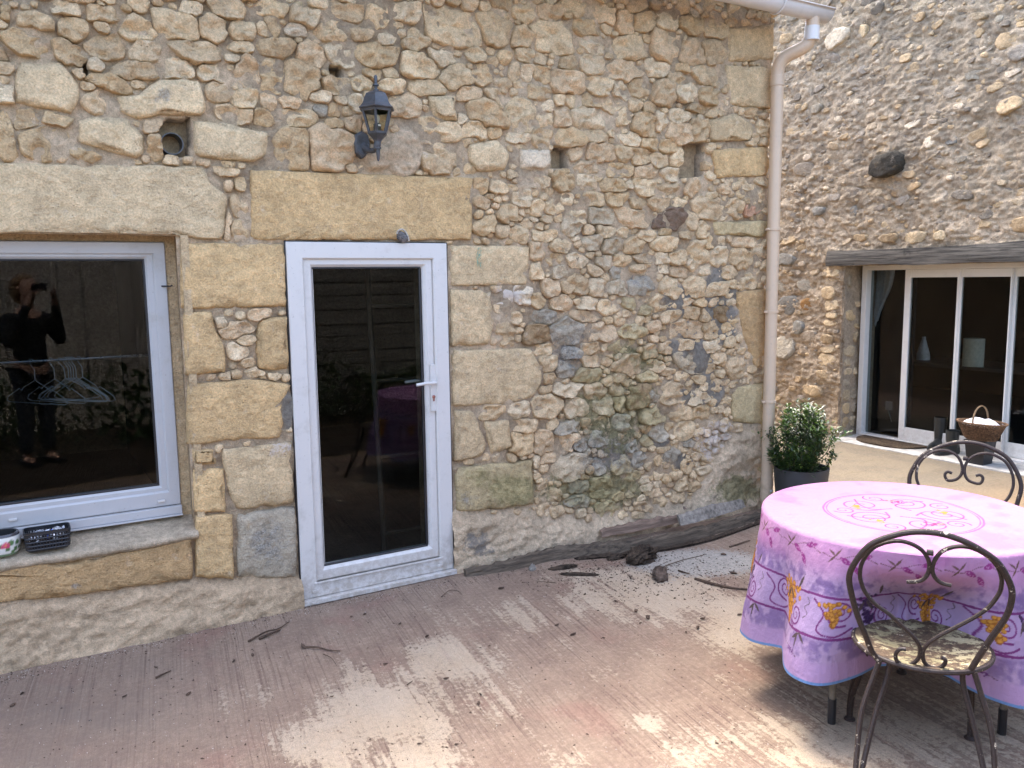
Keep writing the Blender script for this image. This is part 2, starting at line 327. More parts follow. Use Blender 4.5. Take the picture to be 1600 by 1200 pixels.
RUB = '''8 20 16 26;50 30 60 22 10;115 45 50 30 10;40 68 90 28 12;165 72 62 42 15;108 83 58 28 5;150 102 30 24;205 108 78 24 4;276 105 54 28;270 40 78 40 5;333 45 46 36 10;378 50 40 28;375 72 40 16;362 91 24 10;228 80 55 28;305 80 70 32 10;220 45 55 35
170 128 60 22 15;217 132 26 10;157 162 40 38;342 142 34 30;338 115 55 26;385 155 40 30;395 115 40 45;370 180 50 24;12 212 26 80;38 190 50 34;88 188 60 18 12;65 220 82 50 3;241 198 28 20;243 229 20 42;132 243 48 14 15;352 267 40 12;358 290 12 16;375 288 14 20;374 322 20 30;376 358 32 22;354 350 12 48
410 47 20 22;427 40 20 26;465 45 32 18 0 w;432 75 60 26 5;487 88 46 36;530 85 44 40;590 85 70 36;520 50 45 34;565 55 38 18;590 27 36 36;604 58 30 28;702 40 92 52 8;775 48 46 46;743 85 32 24;655 102 65 36;715 120 42 40;690 90 50 26;755 115 32 30;480 25 50 30;540 18 50 24;640 20 50 30;650 60 34 30;430 12 50 26;350 12 50 26;300 12 40 20;160 20 60 22;100 12 46 18
420 118 48 50;472 124 52 56;525 135 44 24;567 130 32 24;615 134 42 22;665 136 56 20;630 165 46 32;732 145 34 28;757 178 70 40 20;723 184 16 18;558 160 20 26;420 158 30 24;453 160 44 18;463 184 50 26;410 183 28 26;503 171 22 18 0 g;525 192 30 16;552 195 30 24;408 232 40 60;454 233 54 58;523 232 70 58;680 203 68 32;685 243 66 44;745 200 40 30;773 205 26 20;740 263 22 18;755 290 30 18;775 292 36 16;500 150 30 20;600 190 24 20
868 57 62 46;817 58 36 28;912 45 45 22;930 70 36 28;985 74 56 34;980 35 30 34;1005 35 25 32;1040 72 44 42;1085 82 40 38;1115 80 30 36;1115 45 36 24;1080 40 36 26;1045 30 36 28;822 87 30 20;845 92 18 18;890 100 36 22;930 102 38 26;975 110 56 30;1022 105 38 22;1003 97 14 10;1060 122 28 22;1065 106 24 12;1105 118 50 28;860 20 40 24;905 15 40 20;945 22 36 24;820 20 36 24
805 112 18 26;825 112 22 24;847 117 26 28;890 128 56 40;937 135 40 28;970 140 24 26;1000 135 32 28;1040 148 36 34;1075 145 36 28;1110 150 36 26;842 145 38 20;875 158 16 20;893 157 20 24;925 158 36 20;958 165 36 24;993 165 20 20;1015 168 24 16;1063 183 28 22;1062 207 40 32;1092 205 26 32;1088 168 30 12;815 182 38 46;854 166 22 18;852 186 24 24;880 182 28 36;922 186 66 34;975 182 30 26;1010 195 40 38;1033 192 18 36
812 215 30 16;848 216 30 24;890 215 38 32;932 212 34 22;985 218 40 20;1015 225 30 18;1045 230 26 22;900 240 18 24;938 240 50 30;920 258 38 22;975 240 28 26;1002 245 34 26;1033 252 34 22;1060 250 26 30;965 265 50 24;1012 268 42 22;1050 272 30 24;880 285 40 26;1007 292 30 26;1090 290 32 28;845 285 50 16;915 285 30 18;960 290 40 20;1045 295 30 16
815 310 30 22;840 325 20 26;865 322 26 22;905 338 26 28;932 312 30 22;965 312 38 20;997 318 30 20;1030 320 32 18;1063 318 28 14;1055 340 34 36 0 d;1035 347 22 20 0 d;1080 345 16 34;1100 326 42 28;1148 325 30 24;1175 328 26 16 0 r;940 337 46 26 0 h;985 340 60 30;895 352 30 30 0 h;847 370 36 18;810 366 30 20;945 363 26 18;975 362 18 18;1012 370 30 16;1040 363 28 12;1072 368 34 14;1097 360 22 28;1048 380 54 24
875 385 40 20;930 380 28 22 0 h;957 385 34 22 0 h;993 385 36 24;1092 395 32 40 -30;1110 380 20 22;1125 400 28 32;1158 404 34 30;1160 380 28 14;840 395 30 40;865 405 30 18;900 408 40 18;942 410 30 20 0 h;970 408 24 20;1005 405 28 20;1035 405 26 18;1060 402 28 22;1083 415 20 20;1185 395 20 24;840 420 20 30;877 424 30 20 0 h;930 420 22 18;965 425 26 18 0 g;1005 420 30 20;1038 420 20 16;1065 425 30 16;1110 428 36 22 10;1140 425 22 20
860 450 30 26;900 445 46 26;932 450 26 24;965 450 30 20 0 h;1000 445 36 28 0 g;1048 450 30 28;1088 448 32 28;1118 452 26 22;815 462 28 30 0 w;840 468 20 34;875 475 36 22;920 475 28 22;945 480 20 22;985 475 24 16 0 m;1030 475 26 26;1070 472 20 10;1098 473 20 12;1130 490 28 20 0 b;808 497 16 24;853 495 52 22 0 g;915 493 46 18;1012 485 30 14 0 m;1048 495 24 20;1083 490 28 18;1105 492 20 18;790 465 26 20 0 w;792 520 24 30
840 522 34 32 0 b;885 522 46 46 0 g;935 520 45 26;985 520 40 22 0 m;1070 515 48 28;1112 515 22 28;1135 512 10 14;850 545 30 18;890 550 30 24 0 g;925 545 28 24;975 540 40 20 0 m;1040 543 26 16;1068 538 28 18;1110 542 40 18;858 568 22 24;890 575 34 26 0 g;925 565 30 22;985 572 40 28;1080 565 48 30 0 h;1125 560 24 20;1150 575 24 30;860 592 16 18;920 585 40 22 0 m;970 590 22 14;1010 590 30 14 0 m
885 610 40 20;930 612 34 24;965 610 20 18;1000 618 30 34 0 b;1022 615 24 24 0 g;1050 615 36 30;852 637 54 34;902 637 40 24;945 635 34 28;968 630 20 20 0 m;1020 650 50 24 0 m;1062 648 34 20;1095 645 34 22;825 665 60 18;890 668 36 16 0 g;970 660 22 24 0 g;1030 675 26 26 0 g;1068 672 26 26;1048 668 14 16;815 692 36 30;850 695 28 36;888 690 28 24;940 685 40 22 0 g;975 685 28 16;1010 690 20 14 0 m;1075 694 22 10 0 g;1068 702 14 10;1050 712 28 18 0 g;800 720 10 20;815 640 40 24
905 695 28 20 0 g;960 700 34 14 0 g;992 698 24 16 0 g;858 715 24 20;840 720 10 26;852 732 12 14;888 730 44 36 0 h;938 728 20 24 0 g;970 725 34 30 0 m;1000 718 40 20 0 g;945 755 50 20 0 m;985 745 30 12 0 m;905 760 40 16 0 g;945 770 44 14 0 m;985 762 24 14 0 m;905 785 30 18 0 g;950 795 46 22 0 m;372 515 45 24;375 550 34 24;345 505 24 16;385 532 30 16'''
TINT = {'o': (.55,.425,.26), 'c': (.60,.515,.38), 's': (.50,.42,.30), 'g': (.37,.355,.32), 'h': (.46,.41,.33), 'k': (.42,.31,.185), 'm': (.44,.385,.26), 'd': (.20,.155,.13), 'b': (.30,.23,.15), 'r': (.42,.27,.20), 'w': (.66,.61,.53)}
PAL = [(.60,.50,.365), (.60,.505,.37), (.53,.425,.29), (.56,.455,.335), (.50,.405,.285), (.62,.54,.42), (.54,.445,.325)]
def wp(u, v): P = onY(u, v, 0.); return P[0], P[2]
MOSS = [(960,640,120,120,.62),(930,765,120,45,.72),(800,765,55,35,.85),(745,745,40,30,.6),(1000,560,90,40,.6),(1150,765,55,35,.7),(420,740,70,60,.34),(660,140,120,40,.18),(50,920,130,40,.25),(330,880,80,30,.2),(980,500,60,60,.35),(1170,700,30,40,.4),(200,1000,250,20,.22)]
LICH = [(890,550,50,60,.55),(1000,440,50,26,.5),(950,700,110,80,.58),(420,850,60,60,.55),(910,350,80,60,.42),(855,495,40,16,.5),(255,152,26,22,.62),(620,70,110,60,.40),(560,110,40,30,.3),(745,845,40,40,.55),(730,780,30,30,.5),(450,720,20,60,.4),(40,920,140,30,.3),(95,10,60,18,.4),(660,120,80,20,.35),(1040,170,40,30,.3),(830,30,30,40,.2),(120,915,16,14,.6),(1000,640,40,60,.4)]
LIME = [(950,850,280,60,.55),(1120,690,60,60,.6),(640,235,40,50,.6),(440,700,50,40,.5),(430,770,50,40,.35),(790,460,40,30,.6),(270,960,240,40,.3),(840,660,60,40,.3),(80,130,60,30,.3),(700,40,80,40,.2)]
CEMG = [(1062,470,26,26),(1125,470,32,60),(1100,575,22,60),(1065,545,30,16),(1035,690,16,10),(1068,722,20,16),(1080,520,20,20),(1110,610,24,30),(1075,620,14,14),(450,640,12,34),(1130,520,24,24)]
def field(lst, u, v):
    s = np.zeros(np.shape(u))
    for q in lst:
        g = np.exp(-(((u-q[0])/q[2])**2+((v-q[1])/q[3])**2)); s = np.maximum(s, g*(q[4] if len(q) > 4 else 1))
    return s
def stains(X, Z):
    u, v = pix(np.c_[X, np.zeros(len(X)), Z])
    return np.c_[field(MOSS, u, v), field(LICH, u, v), field(LIME, u, v)]
def apron(u, v):
    """0..1 where the mortar is flush with or over the stones"""
    a = sstep(-14, 22, v-np.interp(u, [690,705,760,840,900,1000,1080,1130,1150,1200], [905,800,800,802,812,806,778,700,672,655]))*(u > 690)
    a = np.maximum(a, sstep(-8, 14, v-np.interp(u, [-200,120,300,372,470,520], [952,934,908,908,904,904]))*(u < 480))
    a = np.maximum(a, .9*field([(632,240,34,44),(590,245,30,24)], u, v) > .45)
    return np.clip(a, 0, 1)
OPEN_W = (-.30, .715, .49, 1.925)    # window opening x0,x1,z0,z1
OPEN_D = (1.205, 2.115, -.2, 1.905)
HOLES = [[(250,200),(262,187),(296,185),(298,244),(256,240)], [(864,228),(890,232),(890,262),(863,260)], [(1072,224),(1104,222),(1100,276),(1064,278)], [(516,104),(536,104),(536,121),(517,120)], [(130,96),(136,96),(137,114),(130,114)]]
def inpoly(X, Y, poly):
    r = np.zeros(X.shape, bool); n = len(poly)
    for i in range(n):
        x0, y0 = poly[i]; x1, y1 = poly[(i+1) % n]
        c = (y0 > Y) != (y1 > Y)
        r ^= c & (X < (x1-x0)*(Y-y0)/((y1-y0) if y1 != y0 else 1e-9)+x0)
    return r
class Raster:
    def __init__(s, s0, s1, t0, t1, d):
        s.s0, s.t0, s.d = s0, t0, d; s.ns = int((s1-s0)/d)+1; s.ntt = int((t1-t0)/d)+1
        s.lab = np.full((s.ntt, s.ns), -1, np.int32); s.met = np.full((s.ntt, s.ns), 9., np.float32)
        s.C = {}
    def idx(s, x, y): return int((x-s.s0)/s.d), int((y-s.t0)/s.d)
    def win(s, x, y, R):
        i, j = s.idx(x, y); k = int(R/s.d)+2
        i0, i1, j0, j1 = max(i-k, 0), min(i+k+1, s.ns), max(j-k, 0), min(j+k+1, s.ntt)
        if i1 <= i0 or j1 <= j0: return None
        X, Y = np.meshgrid(s.s0+np.arange(i0, i1)*s.d, s.t0+np.arange(j0, j1)*s.d)
        return (slice(j0, j1), slice(i0, i1)), X, Y
    def metric(s, X, Y, x, y, a, b, rot, seed, p=2.7, wob=.13):
        c, sn = math.cos(rot), math.sin(rot); dx, dy = X-x, Y-y
        U = np.abs((dx*c+dy*sn)/a); V = np.abs((-dx*sn+dy*c)/b)
        th = np.arctan2(dy, dx)
        m = (U**p+V**p)**(1/p)
        return m/(1+wob*(np.sin(2*th+seed*1.7)*.5+np.sin(3*th+seed*2.9)*.6+np.sin(5*th+seed)*.35))
    def put(s, L, x, y, a, b, rot, lim, seed, free=None, keep=False):
        q = s.win(x, y, max(a, b)*1.5)
        if q is None: return False
        sl, X, Y = q; m = s.metric(X, Y, x, y, a, b, rot, seed)
        ins = m < lim
        if free is not None:
            tot = ins.sum()
            if tot == 0 or (s.lab[sl][ins] == -1).sum() < free*tot: return False
            ins &= s.lab[sl] == -1
        else: ins &= (m < s.met[sl]) & (s.lab[sl] > -100)
        s.lab[sl][ins] = L; s.met[sl][ins] = m[ins]; return True
    def polar(s, L, x, y, R, n):
        th = np.linspace(0, 2*np.pi, n, endpoint=False); st = np.arange(1, int(R/s.d*1.35)+2)*s.d
        X = x+np.outer(st, np.cos(th)); Y = y+np.outer(st, np.sin(th))
        i = np.clip(((X-s.s0)/s.d).round().astype(int), 0, s.ns-1); j = np.clip(((Y-s.t0)/s.d).round().astype(int), 0, s.ntt-1)
        bad = s.lab[j, i] != L
        k = np.where(bad.any(0), bad.argmax(0), len(st)-1)
        r = np.maximum(st[k]-s.d*1.0, s.d)
        r = .76*r+.12*(np.roll(r, 1)+np.roll(r, -1)); g = np.random.default_rng(L)
        for _ in range(int(g.integers(1, 4))):
            dd = (th-g.uniform(0, 6.283)+np.pi) % (2*np.pi)-np.pi; rm = r.mean(); kk = np.abs(dd) < 1.05
            r[kk] = np.minimum(r[kk], np.maximum(np.interp(np.pi, [0, 7], [r[kk].mean(), 1]) if False else r[kk].mean()*.93, r[kk].min())/np.cos(dd[kk]))
        r = r*1.0*(1+.16*(fbm(np.cos(th)*2.1+L, np.sin(th)*2.1+L*.37, 3, 3)-.5)); return th, r
def stone_shape(th, r, H, seed, rings=(.30, .58, .80, .93, 1.0), sink=.035, soft=.07):
    """domed, chiselled boss over a star shaped outline: local (s, t, h) verts and faces"""
    g = np.random.default_rng(seed); n = len(th); R = r.mean()
    pl = [(g.uniform(0, 2*np.pi), g.uniform(.2, .75), g.uniform(.5, 1.5)) for _ in range(g.integers(2, 5))]
    tilt = g.normal(0, .16, 2)
    V = []
    def hh(x, y, t):
        k = 0.
        for a, o, sl in pl: k = max(k, ((x*math.cos(a)+y*math.sin(a))/R-o)*sl)
        return H*(1-.85*k)*min(1., ((1-t)/soft)**.5 if t > 1-soft else 1.)+(tilt[0]*x+tilt[1]*y)*.8
    V.append((0, 0, hh(0, 0, 0)+g.normal(0, .03)*H))
    for q in rings:
        for k in range(n):
            x, y = math.cos(th[k])*r[k]*q, math.sin(th[k])*r[k]*q
            h = hh(x, y, q*.985) if q < 1 else hh(x, y, .95)*.45
            V.append((x, y, h+g.normal(0, .07)*H))
    for k in range(n): V.append((math.cos(th[k])*r[k]*1.0, math.sin(th[k])*r[k]*1.0, -sink))
    Fc = [(0, 1+k, 1+(k+1) % n) for k in range(n)]
    for q in range(len(rings)):
        a = 1+q*n; b = a+n
        for k in range(n): l = (k+1) % n; Fc.append((a+k, b+k, b+l, a+l))
    return np.array(V), Fc
def block_shape(poly, seed, H=.012, step=.03, sink=.05):
    """dressed block from an outline in (s, t)"""
    g = np.random.default_rng(seed); P = np.array(poly); n = len(P)
    A = .5*np.sum(P[:, 0]*np.roll(P[:, 1], -1)-np.roll(P[:, 0], -1)*P[:, 1])
    if A < 0: P = P[::-1]
    out = []
    for i in range(n):
        a, b = P[i], P[(i+1) % n]; d = b-a; L = np.hypot(*d); m = max(2, int(L/step)); nr = np.array([d[1], -d[0]])/L
        for k in range(m):
            t = k/m; wv = (fbm(np.array([t*L*14+seed*3.1+i*9]), np.array([seed*1.3]), 3)[0]-.5)
            cut = .008 if k == 0 else .003
            out.append(a+d*t+nr*(wv*.012-cut*1.0))
    O = np.array(out); c = O.mean(0); N = len(O)
    dist = np.hypot(*(O-c).T)
    V = []; rings = []
    for q in ('in', .25, .5, .75, 'b2', 'b1', 'e', 's'):
        if q == 'in': continue
        if isinstance(q, float): R_ = c+(O-c)*q; h = np.full(N, H)
        elif q == 'b2': R_ = O-(O-c)/dist[:, None]*.022; h = np.full(N, H*.97)
        elif q == 'b1': R_ = O-(O-c)/dist[:, None]*.008; h = np.full(N, H*.72)
        elif q == 'e': R_ = O; h = np.full(N, -.004)
        else: R_ = O; h = np.full(N, -sink)
        if q != 's':
            und = fbm(R_[:, 0]*5+seed, R_[:, 1]*5, 5, 5)-.5; ero = fbm(R_[:, 0]*22+seed, R_[:, 1]*22, 9, 3)
            h = h+und*.018
            if q in ('b1', 'b2', 'e'): h = h-np.maximum(ero-.50, 0)*(.10 if q != 'b2' else .05)
        rings.append(np.c_[R_, h])
    V = np.vstack([np.array([[c[0], c[1], H]])]+rings)
    Fc = [(0, 1+k, 1+(k+1) % N) for k in range(N)]
    for q in range(len(rings)-1):
        a = 1+q*N; b = a+N
        for k in range(N): l = (k+1) % N; Fc.append((a+k, b+k, b+l, a+l))
    return V, Fc
def frame_map(O, Sx, T, Nn): 
    O, Sx, T, Nn = map(np.array, (O, Sx, T, Nn))
    return lambda V: O+np.outer(V[:, 0], Sx)+np.outer(V[:, 1], T)+np.outer(V[:, 2], Nn)
FM = frame_map((0., 0, 0), (1., 0, 0), (0., 0, 1), (0., -1, 0))
# --- raster of the wall face
RA = Raster(WX0, WX1, -.08, WZ1, .005)
GX, GZ = np.meshgrid(RA.s0+np.arange(RA.ns)*RA.d, RA.t0+np.arange(RA.ntt)*RA.d)
GU, GV = pix(np.stack([GX.ravel(), np.zeros(GX.size), GZ.ravel()], 1)); GU = GU.reshape(GX.shape); GV = GV.reshape(GX.shape)
AP = apron(GU, GV)
for o in (OPEN_W, OPEN_D):
    RA.lab[(GX > o[0]) & (GX < o[1]) & (GZ > o[2]) & (GZ < o[3])] = -200
RA.lab[(GX > -.35) & (GX < .70) & (GZ > .45) & (GZ < .55)] = -200        # sill ledge
for h in HOLES: RA.lab[inpoly(GU, GV, h)] = -200
stones = []; L = 0
for nm, lst in BLOCKS.items():
    for tc, poly in lst:
        q = [wp(*p) for p in poly]; q = [(min(x, 4.672), z) for x, z in q]
        bm_ = inpoly(GX, GZ, q) & (RA.lab == -1); RA.lab[bm_] = L+5000; RA.met[bm_] = -1
        stones.append(dict(kind=nm, poly=q, tc=tc, L=L+5000)); L += 1
tr = []
for k, e in enumerate(RUB.replace('\n', ';').split(';')):
    e = e.split(); u, v, w_, h_ = map(float, e[:4]); rot = float(e[4]) if len(e) > 4 else 0; tc = e[5] if len(e) > 5 else None
    x, z = wp(u, v); a = abs(wp(u+w_/2, v)[0]-wp(u-w_/2, v)[0])/2; b = abs(wp(u, v-h_/2)[1]-wp(u, v+h_/2)[1])/2
    tr.append([x, z, a, b, -math.radians(rot), tc, 6000+k])
for lim in (1.0, 1.12):
    for k, (x, z, a, b, rot, tc, Lb) in enumerate(tr): RA.put(Lb, x, z, a, b, rot, lim, k)
for k, t in enumerate(tr): stones.append(dict(kind='stone', c=(t[0], t[1]), R=max(t[2], t[3]), tc=t[5], L=t[6]))
RA.lab[(AP > .5) & (RA.lab == -1)] = -150
L = 9000
for (a0, a1, tries, fr) in ((.05, .085, 900, .93), (.032, .05, 2000, .86), (.021, .032, 3000, .82), (.015, .021, 700, .86)):
    fz, fx = np.where(RA.lab == -1)
    for q in rng.integers(0, len(fz), tries):
        if RA.lab[fz[q], fx[q]] != -1: continue
        x = RA.s0+fx[q]*RA.d; z = RA.t0+fz[q]*RA.d; a = rng.uniform(a0, a1); b = a*rng.uniform(.5, .85); ro = rng.normal(0, .2)
        if RA.put(L, x, z, a, b, ro, 1.0, L, fr):
            stones.append(dict(kind='stone', c=(x, z), R=a, tc=None, L=L, a=a, b=b, rot=ro)); L += 1
# last growth: stones swell into the free joints so that they pack tight
for lim in (1.22, 1.42):
    for k, (x, z, a, b, rot, tc, Lb) in enumerate(tr): RA.put(Lb, x, z, a, b, rot, lim, k)
    for s in stones:
        if s['L'] >= 9000: RA.put(s['L'], s['c'][0], s['c'][1], s['a'], s['b'], s['rot'], lim+.05, s['L'])
# --- build
def area(s):
    if 'poly' in s: return 9.
    return s['R']
stones.sort(key=area, reverse=True)
inv, inf_, ina, ins_ = [], [], [], []; nb = 0; cnt = 0
# wall sheet of mortar, a height field behind the stones
DX = .0125
xs = np.arange(WX0, WX1+1e-6, DX); zs = np.arange(-.08, WZ1+1e-6, DX); MX, MZ = np.meshgrid(xs, zs)
mu, mv = pix(np.stack([MX.ravel(), np.zeros(MX.size), MZ.ravel()], 1)); mu = mu.reshape(MX.shape); mv = mv.reshape(MX.shape)
ap = apron(mu, mv); ap = .5*ap+.125*(np.roll(ap, 1, 0)+np.roll(ap, -1, 0)+np.roll(ap, 1, 1)+np.roll(ap, -1, 1))
cem = field(CEMG, mu, mv); cemk = sstep(.35, .6, cem+.5*(fbm(MX*16, MZ*16, 44)-.5))
hgt = -.0155+.056*(fbm(MX*4.5, MZ*4.5, 31, 5)-.5)+.022*(fbm(MX*26, MZ*26, 32, 3)-.5)
ah = .014+.05*(fbm(MX*2.4, MZ*5, 35, 5)-.5)+.03*(fbm(MX*18, MZ*30, 37, 5)-.5)+.02*(np.abs(fbm(MX*9, MZ*20, 36, 4)-.5)*2)+.02*sstep(.25, .0, MZ)
hgt = hgt*(1-ap)+ah*ap; hgt = np.where(cemk > 0, hgt+.012*cemk, hgt)
hgt -= .5*sstep(WX1-.02, WX1, MX)*.06
inW = (MX > OPEN_W[0]+.004) & (MX < OPEN_W[1]-.004) & (MZ > OPEN_W[2]) & (MZ < OPEN_W[3]-.004)
inD = (MX > OPEN_D[0]+.004) & (MX < OPEN_D[1]-.004) & (MZ > OPEN_D[2]) & (MZ < OPEN_D[3]-.004)
hol = np.zeros(MX.shape, bool)
for h in HOLES: hol |= inpoly(mu, mv, h)
hgt[hol] = -.14
# let the mortar lap the dressed blocks' joints
tm = np.zeros(MX.shape+(3,)); base = np.array((.50, .42, .325)); apc = np.array((.62, .525, .41)); gc = np.array((.23, .225, .215))
sh = sstep(.35, .65, fbm(MX*3, MZ*3, 51))[..., None]; tm[:] = base*(.85+.3*sh)
low = sstep(1.6, .4, MZ)[..., None]; 
tm = tm*(1-ap[..., None])+(apc*(.86+.28*fbm(MX*4, MZ*9, 52)[..., None]))*ap[..., None]
dk = ((mu < 480) & (mv > 900))[..., None]; tm = np.where(dk, tm*np.array((.92, .88, .84)), tm)
tm = tm*(1-cemk[..., None])+gc*cemk[..., None]
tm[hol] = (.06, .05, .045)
ny, nx = MX.shape; I = np.arange(nx*ny).reshape(ny, nx)
qd = np.stack([I[:-1, :-1], I[:-1, 1:], I[1:, 1:], I[1:, :-1]], -1)
cut = (inW | inD); cc = cut[:-1, :-1] & cut[1:, 1:] & cut[1:, :-1] & cut[:-1, 1:]
Fq = qd[~cc].reshape(-1, 4)
V = np.stack([MX.ravel(), -hgt.ravel(), MZ.ravel()], 1)
stn = stains(MX.ravel(), MZ.ravel())
WALL = mesh('wall', V, Fq, MORTAR, HOUSE, True, {'tint': tm.reshape(-1, 3), 'stain': stn})
lim300 = 300
for s in stones:
    seed = s['L']; g = np.random.default_rng(seed)
    if 'poly' in s:
        rough_ = s['kind'] == 'dressed_stone' and seed >= 5027
        Vl, Fc = block_shape(s['poly'], seed % 97, .022 if rough_ else .010)
    else:
        th, r = RA.polar(s['L'], *s['c'], s['R']*1.35, 32 if s['R'] > .055 else (18 if s['R'] > .025 else 10))
        if r.mean() < .007: continue
        Rm = r.mean(); H = min(.009+.22*Rm, .027)*g.uniform(.6, 1.3)
        Vl, Fc = stone_shape(th, r, H, seed, (.2, .4, .6, .76, .88, .95, 1.0) if s['R'] > .055 else ((.30, .58, .80, .93, 1.0) if s['R'] > .03 else (.5, .9, 1.0)))
        Vl[:, 2] += g.uniform(-.012, .006)-(.009 if s['R'] < .03 else 0); Vl[:, 0] += s['c'][0]; Vl[:, 1] += s['c'][1]
        rg = fbm(Vl[:, 0]*30+seed, Vl[:, 1]*36, 13, 3)-.5; rd = np.abs(fbm(Vl[:, 0]*13+seed, Vl[:, 1]*17, 15, 2)-.5); Vl[:, 2] += (rg*.024-rd*.075)*np.clip(Rm/.05, .3, 1.3)
    tcol = np.array(TINT[s['tc']] if s.get('tc') else PAL[g.integers(len(PAL))])*g.uniform(.88, 1.10)
    z = Vl[:, 1].mean()
    P = FM(Vl); tn = np.tile(tcol, (len(P), 1)); sn = stains(P[:, 0], P[:, 2])
    if 'poly' in s or cnt < lim300-32:
        o = mesh(s['kind'], P, Fc, STONE, WALL, True, {'tint': tn, 'stain': sn})
        if 'poly' not in s: cnt += 1
    else:
        inv.append(P); ina.append(tn); ins_.append(sn); inf_ += [tuple(i+nb for i in f) for f in Fc]; nb += len(P)
o = mesh('rubble_infill', np.vstack(inv), inf_, STONE, WALL, True, {'tint': np.vstack(ina), 'stain': np.vstack(ins_)}); tag(o, kind='stuff')
print('stones', len(stones), 'singles', cnt)
# --- masonry body behind the face, with the openings left free (pieces butt end to end)
mb = MB(); y0, y1 = .10, .46
for (a, b, c, d) in ((-3.2, OPEN_W[0], -.1, WZ1), (OPEN_W[1], OPEN_D[0], -.1, WZ1), (OPEN_D[1], 4.66, -.1, WZ1), (OPEN_W[0], OPEN_W[1], -.1, OPEN_W[2]-.02), (OPEN_W[0], OPEN_W[1], OPEN_W[3]+.012, WZ1), (OPEN_D[0], OPEN_D[1], OPEN_D[3]+.012, WZ1)):
    mb.box((a, y0, c), (b, y1, d))
mb.box((-3.2, -.01, -.1), (WX0, .10, WZ1)); mb.box((4.30, .462, -.1), (4.66, 5.5, WZ1)); mb.box((-3.2, .462, -.1), (-2.9, 5.5, WZ1))
mb.box((-2.9, 5.2, -.1), (4.3, 5.5, WZ1))
nv = len(mb.V); mb.build('wall_core', MORTAR, HOUSE, attrs={'tint': np.tile((.42, .34, .24), (nv, 1)), 'stain': np.zeros((nv, 3))})
# ------------------------------------------------------------------ window, door and fittings of the long house
def ring(mb, x0, x1, z0, z1, w, yf, yb, b=.006, wb=None, wt=None):
    """mitred frame with a softened profile; y grows into the wall"""
    wb = wb or w; wt = wt or w
    prof = [(0, yb), (0, yf+b), (b/w, yf), (1-b*1.6/w, yf), (1, yf+b*1.6), (1, yb)]
    V = []; n = len(prof)
    for (cx, cz, sx, sz, wz) in ((x0, z0, 1, 1, wb), (x1, z0, -1, 1, wb), (x1, z1, -1, -1, wt), (x0, z1, 1, -1, wt)):
        for (q, y) in prof: V.append((cx+sx*w*q, y, cz+sz*wz*q))
    Fc = []
    for c in range(4):
        d = (c+1) % 4
        for k in range(n):
            l = (k+1) % n; Fc.append((c*n+k, d*n+k, d*n+l, c*n+l))
    mb.add(V, Fc)
def part(name, mat, parent, mb=None, **k): return mb.build(name, mat, parent, **k)
def box(lo, hi, bev=0.): return MB().box(lo, hi, bev)
rv = MB()
rv.box((.717, -.006, .50), (.752, .098, 1.923)); rv.box((OPEN_W[0]-.03, -.002, 1.927), (.716, .098, 1.96)); rv.box((OPEN_W[0]-.035, -.006, .50), (OPEN_W[0]-.002, .098, 1.923))
rv.box((.717, .10, .50), (.752, .30, 1.923)); rv.box((.6705, .152, .54), (.7165, .30, 1.926)); rv.box((OPEN_W[0], .155, 1.8975), (.6695, .30, 1.9265)); rv.box((OPEN_W[0], .152, .54), (-.218, .30, 1.896))
o = rv.build('reveal', STONE, HOUSE); nv = len(rv.V)
for k, c in (('tint', (.47, .39, .28, 1)), ('stain', (0, .25, .2, 1))):
    a = o.data.attributes.new(k, 'FLOAT_COLOR', 'POINT'); a.data.foreach_set('color', np.tile(c, (nv, 1)).astype(np.float32).ravel())
# sill: an uneven mortared ledge
xs_ = np.linspace(-.42, .714, 90); ys_ = np.array([.20, .15, .11, .07, .03, .0, -.018, -.024, -.022, -.012, .04])
V = []; 
for i, y in enumerate(ys_):
    for x in xs_:
        z = [.548, .541, .528, .516, .507, .498, .490, .480, .468, .455, .45][i]+.022*(fbm(np.array([x*9]), np.array([y*20+3]), 71, 4)[0]-.5)
        V.append((x, y+.014*(fbm(np.array([x*7]), np.array([i*.6]), 72, 4)[0]-.5)*(i > 3), z))
n = len(xs_); Fc = [(i*n+k, i*n+k+1, (i+1)*n+k+1, (i+1)*n+k) for i in range(len(ys_)-1) for k in range(n-1)]
V = np.array(V); mesh('window_sill', V, Fc, MORTAR, HOUSE, True, {'tint': np.tile((.52, .46, .38), (len(V), 1)), 'stain': np.c_[np.full(len(V), .12), .28*(V[:, 2] < .49), np.zeros(len(V))]})
# window
wx0, wx1, wz0, wz1 = -.215, .668, .605, 1.895
mb = MB(); ring(mb, wx0, wx1, wz0, wz1, .058, .140, .20, .004, wb=.075)
WIN = part('window', PVCW, HOUSE, mb)
mb = MB(); ring(mb, wx0+.05, wx1-.042, wz0+.052, wz1-.028, .056, .150, .205, .010)
SASH = part('sash', PVCW, WIN, mb)
mb = MB(); q = .036; xa, xb = wx0+.09, wx1-.08; ya, yb = .1745+q*(xb-xa)/2, .1745-q*(xb-xa)/2
mb.add([(x, y+d, z) for z in (wz0+.09, wz1-.07) for x, y, d in ((xa, ya, 0), (xb, yb, 0), (xb, yb, .006), (xa, ya, .006))], [(0, 3, 2, 1), (4, 5, 6, 7), (0, 1, 5, 4), (1, 2, 6, 5), (2, 3, 7, 6), (3, 0, 4, 7)]); part('glass_pane', GLASS, WIN, mb)
mb = MB().box((wx0, .118, .563), (wx1, .146, .603), .003).box((wx0, .100, .556), (wx1, .150, .5625), .002); part('sill_strip', PVCW, WIN, mb)
